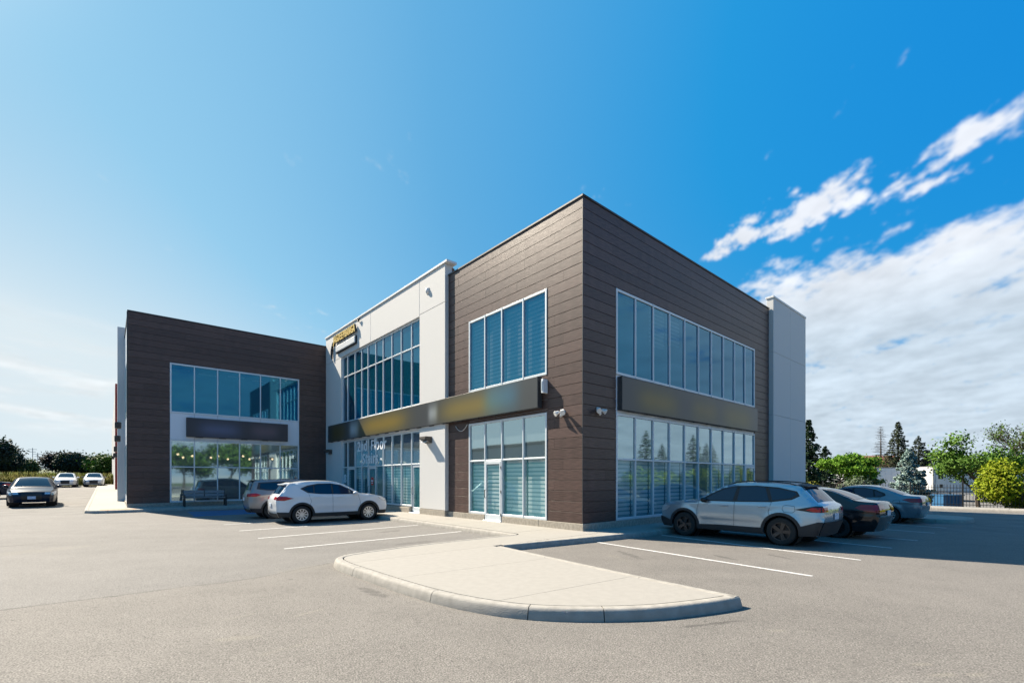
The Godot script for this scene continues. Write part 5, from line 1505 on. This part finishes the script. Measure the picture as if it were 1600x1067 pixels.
func bush(called: String, label: String, at: Vector3, rx: float, h: float, c: Color, seed_at: int, leaves: int, size: float, group := "") -> Node3D:
	var t := thing(called, label, "bush", at, 0, group)
	var r := RandomNumberGenerator.new(); r.seed = seed_at
	var w := Mb.new(); var b := Mb.new()
	for k in 9:
		var a := TAU * k / 9 + r.randfn() * 0.2
		w.tube([Vector3(cos(a) * 0.08, 0, sin(a) * 0.08), Vector3(cos(a) * rx * 0.3, h * 0.35, sin(a) * rx * 0.3), Vector3(cos(a) * rx * 0.6, h * 0.75, sin(a) * rx * 0.6)], [0.04, 0.03, 0.012], 5)
	var lobes := []
	for k in 30:
		var u := Vector3(r.randfn(), r.randfn(), r.randfn()).normalized()
		var q := Vector3(u.x * rx * 0.72, h * 0.52 + u.y * h * 0.36, u.z * rx * 0.72)
		lobes.append([q, r.randf_range(0.24, 0.40) * minf(rx, h), u, r.randf_range(0.75, 1.25)])
	for i in leaves:
		var l: Array = lobes[r.randi() % lobes.size()]
		var u := Vector3(r.randfn(), r.randfn(), r.randfn()).normalized()
		var p: Vector3 = l[0] + u * l[1] * pow(r.randf(), 0.35)
		if p.y < 0.04: continue
		var tone: float = l[3]
		leaf(b, p, size * r.randf_range(0.7, 1.3), (u + l[2]).normalized(), Color(c.r * tone, c.g * tone, c.b * tone), r, 0.7)
	put("stems", w.mesh(), M.bark, t)
	put("foliage", b.mesh(), M.leaf, t)
	return t

# a place in the picture's space: pixel column of the photograph and distance straight ahead; used to set far things out on the ground
func away(px: float, depth: float) -> Vector3:
	var th := deg_to_rad(CAM_TURN)
	var f := Vector3(sin(th), 0, -cos(th)); var rr := Vector3(cos(th), 0, sin(th))
	var p := Vector3(CAM_AT.x, 0, CAM_AT.z) + (f + rr * (px - 800.0) / 727.0) * depth
	p.y = gy(p.x, p.z)
	return p

func greenery():
	var dark := Color(0.028, 0.050, 0.024); var blue := Color(0.20, 0.27, 0.25); var brown := Color(0.075, 0.070, 0.040)
	conifer("spruce_tree", "tall dark spruce right beside the pale end of the building", away(1264, 62), 10.6, 2.9, dark, 101, 2.4, 0.35, "conifers beyond the fence")
	conifer("spruce_tree", "shorter dark spruce just right of the tall spruce at the building", away(1290, 70), 7.4, 3.0, dark * 0.9, 102, 2.0, 0.3, "conifers beyond the fence")
	conifer("bare_spruce", "dead leafless spruce between the dark spruces", away(1377, 82), 12.0, 3.2, dark, 103, 0.0, 0.35)
	conifer("spruce_tree", "dark spruce with sparse top right of the dead spruce", away(1404, 80), 12.4, 3.3, Color(0.040, 0.050, 0.026), 104, 1.8, 0.3, "conifers beyond the fence")
	conifer("spruce_tree", "dark spruce behind the blue spruce", away(1436, 84), 10.4, 3.6, Color(0.034, 0.044, 0.026), 105, 1.6, 0.2, "conifers beyond the fence")
	conifer("spruce_tree", "small dark spruce right of the blue spruce", away(1452, 88), 8.0, 3.0, Color(0.032, 0.042, 0.026), 106, 1.6, 0.2, "conifers beyond the fence")
	conifer("dry_spruce", "brownish half dead spruce low behind the trailer", away(1388, 76), 6.4, 3.4, brown, 107, 1.3, 0.3)
	conifer("blue_spruce", "silvery blue spruce standing at the black fence", away(1421, 36), 4.4, 1.75, blue, 108, 4.2, 0.18)
	broad_tree("locust_tree", "bright green honey locust left of the trailers", away(1308, 46), 5.2, Color(0.10, 0.19, 0.022), 111, 0.62, 60, 0.12, 0.75, "", 0.78)
	broad_tree("locust_tree", "airy honey locust spreading over the right trailer", away(1530, 38), 6.3, Color(0.085, 0.155, 0.028), 115, 0.8, 40, 0.12, 0.65)
	bush("grey_shrub", "grey green shrub under the left honey locust", away(1340, 44), 2.0, 2.6, Color(0.11, 0.14, 0.09), 118, 2600, 0.11)
	broad_tree("bare_tree", "bare branched tree at the right edge of the picture", away(1606, 46), 8.6, Color(0.06, 0.10, 0.02), 119, 0.6, 3, 0.10, 0.35, "", 0.5, 5)
	bush("yellow_bush", "large yellow green bush at the right edge by the fence", away(1618, 26.4), 2.5, 2.75, Color(0.17, 0.205, 0.014), 121, 26000, 0.085)
	for k in 3:
		bush("low_shrub", ["yellowish low shrub against the far corner of the building", "olive low shrub second from the building", "pale low shrub behind the black sedan"][k], away(1266 + k * 18, 50 - k), 1.6, 2.0 - k * 0.4, [Color(0.16, 0.16, 0.03), Color(0.12, 0.14, 0.04), Color(0.17, 0.16, 0.07)][k], 125 + k, 2200, 0.10, "low shrubs behind the parked cars")
	# far left: bank with weeds, trees behind it
	var dk := Color(0.026, 0.042, 0.036)
	var far_trees := [[4, 84, 4.0, dk, "dark round tree at the left edge behind the bank"], [-14, 78, 5.6, dk, "dark tree cut by the left edge behind the bank"], [86, 98, 3.6, Color(0.030, 0.026, 0.030), "broad dark purple tree in the middle of the bank"], [106, 96, 3.9, dk, "tallest dark tree on the bank"], [126, 100, 3.2, Color(0.020, 0.035, 0.022), "dark tree right of the tallest one on the bank"], [158, 92, 3.0, Color(0.05, 0.085, 0.022), "green tree next to the red pier"], [172, 84, 2.6, Color(0.055, 0.10, 0.022), "light green tree tucked against the red pier"], [40, 110, 1.9, Color(0.05, 0.075, 0.03), "small green tree between the dark trees"], [28, 112, 1.7, Color(0.05, 0.075, 0.03), "smallest green tree between the dark trees"]]
	for k in far_trees.size():
		var f: Array = far_trees[k]
		var p := away(f[0], f[1]); p.y = gy(p.x, p.z) + 0.8
		broad_tree("bank_tree", f[4], p, f[2], f[3], 140 + k, 1.5, 60, 0.24, 0.3, "trees behind the weedy bank", 0.6, 4)
	# pylons on the skyline
	for k in 2:
		var p := away(50 + k * 8, 300)
		var t := thing("power_pole", ["taller distant power pole on the skyline at the left", "shorter distant power pole on the skyline at the left"][k], "pole", p)
		var b := Mb.new()
		b.cyl(Vector3.ZERO, Vector3(0, 13.5 - k * 3.0, 0), 0.22, 0.16, 8)
		put("post", b.mesh(), M.grey_wall, t)
		put("crossarm", bm(Vector3(4.0, 0.22, 0.22), 0.02), M.grey_wall, t, Transform3D(Basis(), Vector3(0, 12.6 - k * 3.0, 0)))
		put("crossarm", bm(Vector3(3.0, 0.25, 0.25), 0.02), M.grey_wall, t, Transform3D(Basis(), Vector3(0, 11.0 - k * 3.0, 0)))
	bank()

func bank():
	# a long low bank across the far end of the lot
	var rows := []
	var hs := [[-62.0, 0.0], [-64.0, 0.25], [-67.0, 0.65], [-71.0, 0.95], [-78.0, 1.05], [-96.0, 0.9], [-140.0, 0.6]]
	var nz := FastNoiseLite.new(); nz.seed = 5; nz.frequency = 0.06
	for h in hs:
		var row := []
		var x := -130.0
		while x <= -9.0:
			var hh: float = h[1] * (1.0 + 0.25 * nz.get_noise_2d(x, h[0]))
			row.append(Vector3(x, gy(-20, -61.0) - 0.05 + hh, h[0]))
			x += 3.0
		rows.append(row)
	var b := Mb.new()
	b.sheet(rows)
	struct("grass_bank", b.mesh(), M.dry_grass)
	# weeds on it, too many to count
	var tuft := Mb.new()
	var r := RandomNumberGenerator.new(); r.seed = 77
	for k in 16:
		var a := r.randf() * TAU
		var p := Vector3(cos(a), 0, sin(a)) * r.randf() * 0.35
		var tip := p + Vector3(r.randfn() * 0.22, r.randf_range(0.4, 1.0), r.randfn() * 0.22)
		var s := Vector3(-sin(a), 0, cos(a)) * 0.05
		var kk := tuft.v.size()
		var nn := (Vector3(cos(a), 0.8, sin(a))).normalized()
		tuft.vert(p - s, nn); tuft.vert(p + s, nn); tuft.vert(tip, nn)
		tuft.idx.append_array([kk, kk + 2, kk + 1])
	for k in tuft.v.size(): tuft.col.append(Color.WHITE)
	var mm := MultiMesh.new()
	mm.transform_format = MultiMesh.TRANSFORM_3D; mm.use_colors = true
	mm.mesh = tuft.mesh(); mm.instance_count = 5200
	for i in mm.instance_count:
		var x := r.randf_range(-62, -10); var u := r.randf()
		var z := -62.5 - 16.0 * u * u - 1.0
		var j := 0
		while j < hs.size() - 2 and z < hs[j + 1][0]: j += 1
		var y: float = gy(-20, -61.0) - 0.15 + lerpf(hs[j][1], hs[j + 1][1], clampf((z - hs[j][0]) / (hs[j + 1][0] - hs[j][0]), 0, 1)) * (1.0 + 0.25 * nz.get_noise_2d(x, z))
		mm.set_instance_transform(i, Transform3D(Basis(Vector3.UP, r.randf() * TAU).scaled(Vector3.ONE * r.randf_range(0.5, 1.15)), Vector3(x, y, z)))
		var tone := r.randf()
		var g := nz.get_noise_2d(x * 1.5, z * 3.0) * 0.9
		mm.set_instance_color(i, Color(0.17, 0.15, 0.06).lerp(Color(0.09, 0.13, 0.03), clampf(tone * 0.6 + g + 0.2, 0, 1)))
	var o := MultiMeshInstance3D.new()
	o.name = "bank_weeds"; o.multimesh = mm; o.material_override = M.leaf
	add_child(o)
	tag(o, "dry weeds and tall grass covering the bank on the left", "weeds", "", "stuff")

func yard_things():
	# trailers in the neighbour's yard
	var p1 := away(1336, 58); var p2 := away(1452, 56)
	trailer("white cargo trailer with dark lettering left of the blue spruce", Vector3(p1.x, -0.78, p1.z), Vector3(p2.x, -0.78, p2.z), true, false)
	p1 = away(1458, 52); p2 = away(1690, 53)
	trailer("white refrigerated trailer right of the blue spruce", Vector3(p1.x, -0.78, p1.z), Vector3(p2.x, -0.78, p2.z), false, true)
	# blue bin under the trailer
	var p := away(1481, 40)
	var t := thing("steel_bin", "ribbed blue steel bin behind the fence below the trailer", "bin", p, deg_to_rad(-CAM_TURN))
	put("bin_body", bm(Vector3(1.75, 1.05, 1.2), 0.03), M.blue_steel, t, Transform3D(Basis(), Vector3(0, 0.56, 0)))
	put("rim_rail", bm(Vector3(1.83, 0.08, 1.28), 0.01), M.blue_steel, t, Transform3D(Basis(), Vector3(0, 1.1, 0)))
	for k in 6: put("rib", bm(Vector3(0.07, 0.95, 0.05), 0.01), M.blue_steel, t, Transform3D(Basis(), Vector3(-0.75 + k * 0.3, 0.55, 0.62)))
	# a house with a red-brown roof behind the trees
	p = away(1362, 120)
	t = thing("far_house", "distant house with a red brown roof behind the dead spruce", "house", p, deg_to_rad(-CAM_TURN))
	put("wall", bm(Vector3(13, 5.2, 9), 0.05), M.grey_wall, t, Transform3D(Basis(), Vector3(0, 2.6, 0)))
	var b := Mb.new()
	b.quad(Vector3(-7, 5.0, 5), Vector3(7, 5.0, 5), Vector3(6.0, 8.4, 0), Vector3(-6.0, 8.4, 0))
	b.quad(Vector3(7, 5.0, -5), Vector3(-7, 5.0, -5), Vector3(-6.0, 8.4, 0), Vector3(6.0, 8.4, 0))
	b.tri(Vector3(7, 5.0, 5), Vector3(7, 5.0, -5), Vector3(6.0, 8.4, 0)); b.tri(Vector3(-7, 5.0, -5), Vector3(-7, 5.0, 5), Vector3(-6.0, 8.4, 0))
	put("roof", b.mesh(), M.roof_red, t)
	# slim utility pole
	p = away(1487, 60)
	t = thing("utility_pole", "slim dark pole rising behind the right honey locust", "pole", p)
	b = Mb.new()
	b.cyl(Vector3.ZERO, Vector3(0, 8.4, 0), 0.09, 0.06, 8)
	put("post", b.mesh(), M.grey_wall, t)
	put("pole_cap", bm(Vector3(0.2, 0.12, 0.2), 0.02), M.grey_wall, t, Transform3D(Basis(), Vector3(0, 8.42, 0)))

const ORD := ["first", "second", "third", "fourth", "fifth", "sixth", "seventh"]

# what stands across the street behind the camera and is seen only as mirror images in the panes
func across():
	var hedge: Node3D
	for k in 7:
		var at := Vector3(36.0 + k * 5.0, 0.0, 21.5 + 1.2 * sin(k * 2.1))
		if k == 0: hedge = bush("yellow_bush", "yellow green roadside bush mirrored in the shaded panes, first of the row", at, 2.5, 2.6, Color(0.24, 0.30, 0.02), 161, 3500, 0.16, "roadside bushes mirrored in the panes")
		else: copy(hedge, "yellow green roadside bush mirrored in the shaded panes, %s in the row" % ORD[k], at, k * 1.3)
	var con := conifer("roadside_spruce", "dark spruce across the road mirrored in the shaded panes, first of the row", Vector3(44, 0, 40), 9.0, 3.2, Color(0.03, 0.05, 0.022), 165, 0.6, 0.3, "spruces across the road")
	var more := [[56, 44, 8.0], [74, 46, 12.0], [84, 48, 9.5], [96, 46, 12.5], [106, 48, 11.0]]
	for k in more.size():
		copy(con, "dark spruce across the road mirrored in the shaded panes, %s in the row" % ORD[k + 1], Vector3(more[k][0], 0, more[k][1]), k * 1.9, more[k][2] / 9.0)
	var tr := broad_tree("roadside_tree", "broad green tree across the lot mirrored in the wing panes, first of the group", Vector3(-8, 0, 33), 8.5, Color(0.06, 0.11, 0.022), 171, 1.6, 40, 0.26, 0.3, "trees mirrored in the wing panes")
	var spots := [[-1.5, 38, 7.0], [5.5, 40, 8.5], [10.5, 36, 7.5], [15.0, 41, 9.5], [-14.0, 36, 8.0]]
	for k in spots.size():
		copy(tr, "broad green tree across the lot mirrored in the wing panes, %s in the group" % ORD[k + 1], Vector3(spots[k][0], 0, spots[k][1]), k * 1.1, spots[k][2] / 8.5)
	# low building across the lot, and a lamp post
	var t := thing("opposite_building", "low grey building across the lot mirrored in the sunlit panes", "building", Vector3(-69, 1.0, -75))
	put("wall", bm(Vector3(14, 8.2, 110), 0.05), M.grey_wall, t, Transform3D(Basis(), Vector3(0, 4.1, 0)))
	for k in 8:
		put("dock_door", bm(Vector3(0.2, 4.0, 6.0), 0.02), M.plastic, t, Transform3D(Basis(), Vector3(7.05, 2.2, -45 + k * 13)))
	put("parapet", bm(Vector3(14.4, 0.8, 110.4), 0.05), M.plastic, t, Transform3D(Basis(), Vector3(0, 8.5, 0)))
	t = thing("lamp_post", "tall pale lamp post across the road mirrored in the shaded panes", "lamp post", Vector3(18.5, 0, 16.5))
	var b := Mb.new()
	b.cyl(Vector3.ZERO, Vector3(0, 9.0, 0), 0.09, 0.06, 12)
	put("post", b.mesh(), M.white_plastic, t)
	put("base", bm(Vector3(0.5, 0.6, 0.5), 0.03), M.concrete, t, Transform3D(Basis(), Vector3(0, 0.3, 0)))
	put("lamp_arm", bm(Vector3(1.2, 0.08, 0.1), 0.01), M.white_plastic, t, Transform3D(Basis(), Vector3(0.6, 9.0, 0)))
	put("lamp_head", bm(Vector3(0.6, 0.1, 0.3), 0.02), M.grey_wall, t, Transform3D(Basis(), Vector3(1.3, 8.98, 0)))

# ---------------------------------------------------------------- sky
# clear air that pales towards the horizon and the sun, and a sheet of cloud that begins right of the building
func sky_panorama() -> ImageTexture:
	var w := 2560; var h := 1280
	var im := Image.create(w, h, false, Image.FORMAT_RGBF)
	var sun := -SUN_TRAVEL.normalized()
	var n1 := FastNoiseLite.new(); n1.seed = 14; n1.frequency = 0.9; n1.fractal_octaves = 6; n1.fractal_gain = 0.55
	var n2 := FastNoiseLite.new(); n2.seed = 33; n2.frequency = 0.22; n2.fractal_octaves = 4
	var n3 := FastNoiseLite.new(); n3.seed = 60; n3.frequency = 3.2; n3.fractal_octaves = 5; n3.fractal_gain = 0.6
	var low := Color(0.42, 0.44, 0.44)
	im.fill(Color(0.30, 0.31, 0.31))
	for j in int(h * 0.52):
		var e := PI / 2 - PI * (j + 0.5) / h
		var se := sin(e); var ce := cos(e)
		for i in w:
			var az := TAU * (i + 0.5) / w
			var d := Vector3(sin(az) * ce, se, -cos(az) * ce)
			var g := rad_to_deg(acos(clampf(d.dot(sun), -1, 1)))
			var ed := rad_to_deg(maxf(e, 0.0))
			# air
			var pale := 0.62 * exp(-pow(g / 53.0, 2.2)) + 2.0 * exp(-ed / 12.0) * (0.28 + 0.72 * exp(-pow(g / 58.0, 2.0)))
			pale = clampf(pale, 0.0, 1.0)
			var c := AIR[0]
			for k in 4:
				c = c.lerp(AIR[k + 1], clampf((pale - STEP[k]) / (STEP[k + 1] - STEP[k]), 0.0, 1.0))
			c = c.lerp(Color(1.5, 1.45, 1.35), exp(-pow(g / 8.0, 2.0)) * 0.7)
			var right := rad_to_deg(az)
			if right > 300.0: right -= 360.0
			# cloud sheet high over flat ground
			if se > -0.02 and (ed < 36.0 or right > 90.0):
				var t := 1.0 / (maxf(se, 0.0) + 0.07)
				# turned so that the rows of cloud run as in the picture
				var q := Vector2(d.x * 0.80 - d.z * 0.60, d.x * 0.60 + d.z * 0.80) * t
				var shape := n1.get_noise_2d(q.x * 0.75, q.y * 1.5) * 0.62 + n3.get_noise_2d(q.x * 0.55, q.y * 1.6) * 0.36
				var wide := n2.get_noise_2d(q.x, q.y)
				var sector := smoothstep(57.0, 66.0, right - wide * 6.0) * smoothstep(230.0, 150.0, right)
				var bank_cover := smoothstep(26.0, 15.0, ed - wide * 6.0) * sector
				var amount := 0.0
				# broken cumulus along the upper edge, climbing to the right
				var line := exp(-pow((ed - 24.6 - 0.16 * (right - 66.0) + wide * 2.5) / 2.3, 2.0)) * smoothstep(58.0, 68.0, right) * smoothstep(200.0, 110.0, right)
				var torn := n1.get_noise_2d(q.x * 2.3 + 11.0, q.y * 3.0) * 0.5 + n3.get_noise_2d(q.x * 1.3, q.y * 2.2 + 5.0) * 0.45 + n3.get_noise_2d(q.x * 3.6 + 2.0, q.y * 5.0) * 0.28
				amount = smoothstep(0.26, 0.70, bank_cover * 0.86 + shape * 0.52 + torn * 0.66 * (1.0 - bank_cover * 0.25) - 0.03)
				amount = maxf(amount, smoothstep(0.45, 0.80, line * 0.72 + shape * 0.55 + torn * 0.85) * 0.95)
				if right < 8.0 and right > -40.0:
					var wisp := smoothstep(0.06, 0.50, n1.get_noise_2d(q.x * 0.5 + 7.0, q.y * 0.9) + 0.12) * smoothstep(16.0, 11.0, ed) * smoothstep(3.0, 6.0, ed)
					amount = maxf(amount, wisp * 0.8)
				var lit := 1.0 + 0.20 * n3.get_noise_2d(q.x * 0.9 + 3.0, q.y * 1.1 + 9.0) + 0.16 * n1.get_noise_2d(q.x * 0.4 + 31.0, q.y * 1.4)
				var high := smoothstep(12.0, 24.0, ed)
				var cc := Color(0.66, 0.76, 0.85).lerp(Color(0.96, 0.97, 1.0), high)
				if right < 30.0: cc = Color(0.86, 0.90, 0.92)
				c = c.lerp(Color(cc.r * lit, cc.g * lit, cc.b * lit), clampf(amount, 0, 1) * 0.92)
			var k := 1.0 / EXPOSURE
			im.set_pixel(i, j, Color(c.r * k, c.g * k, c.b * k))
	return ImageTexture.create_from_image(im)

const AIR := [Color(0.0, 0.215, 0.70), Color(0.02, 0.32, 0.73), Color(0.127, 0.429, 0.753), Color(0.305, 0.610, 0.855), Color(0.73, 0.84, 0.90)]
const STEP := [0.0, 0.2, 0.45, 0.7, 1.0]
const EXPOSURE := 2.6

func _ready():
	rng.seed = 20240817
	# camera: level, with the lens shifted upwards so that upright lines stay upright
	var cam := Camera3D.new()
	cam.name = "camera"
	cam.projection = Camera3D.PROJECTION_FRUSTUM
	cam.near = 0.05; cam.far = 900.0
	cam.size = 0.05 * 1067.0 / 727.0
	cam.frustum_offset = Vector2(0, 0.05 * (748.0 - 533.5) / 727.0)
	cam.position = CAM_AT
	cam.rotation_degrees = Vector3(0, -CAM_TURN, 0)
	add_child(cam)
	cam.make_current()
	# sky and sun
	var env := Environment.new()
	env.background_mode = Environment.BG_SKY
	var sm := PanoramaSkyMaterial.new()
	sm.panorama = sky_panorama()
	var sk := Sky.new()
	sk.sky_material = sm
	env.sky = sk
	env.tonemap_mode = Environment.TONE_MAPPER_LINEAR
	env.tonemap_exposure = EXPOSURE
	env.sdfgi_enabled = true; env.ssao_enabled = true; env.ssil_enabled = true
	var we := WorldEnvironment.new()
	we.name = "world_environment"; we.environment = env
	add_child(we)
	var sun := DirectionalLight3D.new()
	sun.name = "sun"
	sun.light_energy = 1.6; sun.light_angular_distance = 0.5; sun.light_color = Color(1.0, 0.95, 0.87); sun.shadow_enabled = true
	sun.look_at_from_position(-SUN_TRAVEL * 50.0, Vector3.ZERO, Vector3.UP)
	add_child(sun)

	materials()
	var agg := noise_tex(0.10, 5, 0.42, 1.0, 1024, FastNoiseLite.TYPE_SIMPLEX_SMOOTH, 61)
	var aggb := noise_tex(0.40, 2, 0.0, 1.0, 1024, FastNoiseLite.TYPE_SIMPLEX_SMOOTH, 62)
	for k in 2:
		var m := mat(Color.WHITE, 0.92)
		m.albedo_texture = lot_tex() if k == 0 else noise_tex(0.01, 5, 0.80, 1.0, 512, FastNoiseLite.TYPE_SIMPLEX_SMOOTH, 63)
		if k == 1: m.albedo_color = lin(0.345, 0.326, 0.302)
		m.detail_enabled = true; m.detail_albedo = agg; m.detail_uv_layer = BaseMaterial3D.DETAIL_UV_2; m.detail_blend_mode = BaseMaterial3D.BLEND_MODE_MUL
		M["asphalt" if k == 0 else "asphalt_far"] = m
	M.dry_grass = textured(lin(0.15, 0.14, 0.06), 0.95, noise_tex(0.03, 5, 0.5, 1.0, 512, FastNoiseLite.TYPE_SIMPLEX_SMOOTH, 64), Vector3.ONE * 0.15)
	M.glass_side = mat(lin(0.10, 0.28, 0.34), 0.05, 0.4)
	M.bulb = mat(Color(1, 0.95, 0.85), 0.4)
	M.bulb.emission_enabled = true; M.bulb.emission = Color(1.0, 0.9, 0.72); M.bulb.emission_energy_multiplier = 2.2
	M.sign_case = mat(lin(0.035, 0.036, 0.038), 0.5)
	M.notice_red = mat(lin(0.5, 0.03, 0.03), 0.5)
	M.bronze = mat(lin(0.06, 0.05, 0.04), 0.4)
	M.bench_slat = mat(lin(0.18, 0.19, 0.20), 0.45)
	M.paint_grey = paint(lin(0.36, 0.44, 0.50), 0.26, 0.6)
	M.paint_white = paint(lin(0.66, 0.67, 0.68), 0.35)
	M.paint_bronze = paint(lin(0.26, 0.24, 0.225), 0.35, 0.5)
	M.paint_slate = paint(lin(0.16, 0.21, 0.25), 0.28, 0.5)
	M.paint_black = paint(lin(0.008, 0.008, 0.010), 0.3)
	M.paint_navy = paint(lin(0.006, 0.014, 0.032), 0.3)
	M.paint_navy.clearcoat = 0.3
	M.paint_silver = paint(lin(0.42, 0.44, 0.46), 0.35, 0.4)
	M.plate_blue = mat(lin(0.35, 0.45, 0.62), 0.5)
	M.rim_mix = mat(lin(0.05, 0.052, 0.056), 0.2, 0.6)

	ground()
	corner_building()
	wing_building()
	signs()
	wall_fittings()
	bench()
	cars()
	fence()
	yard_things()
	greenery()
	across()
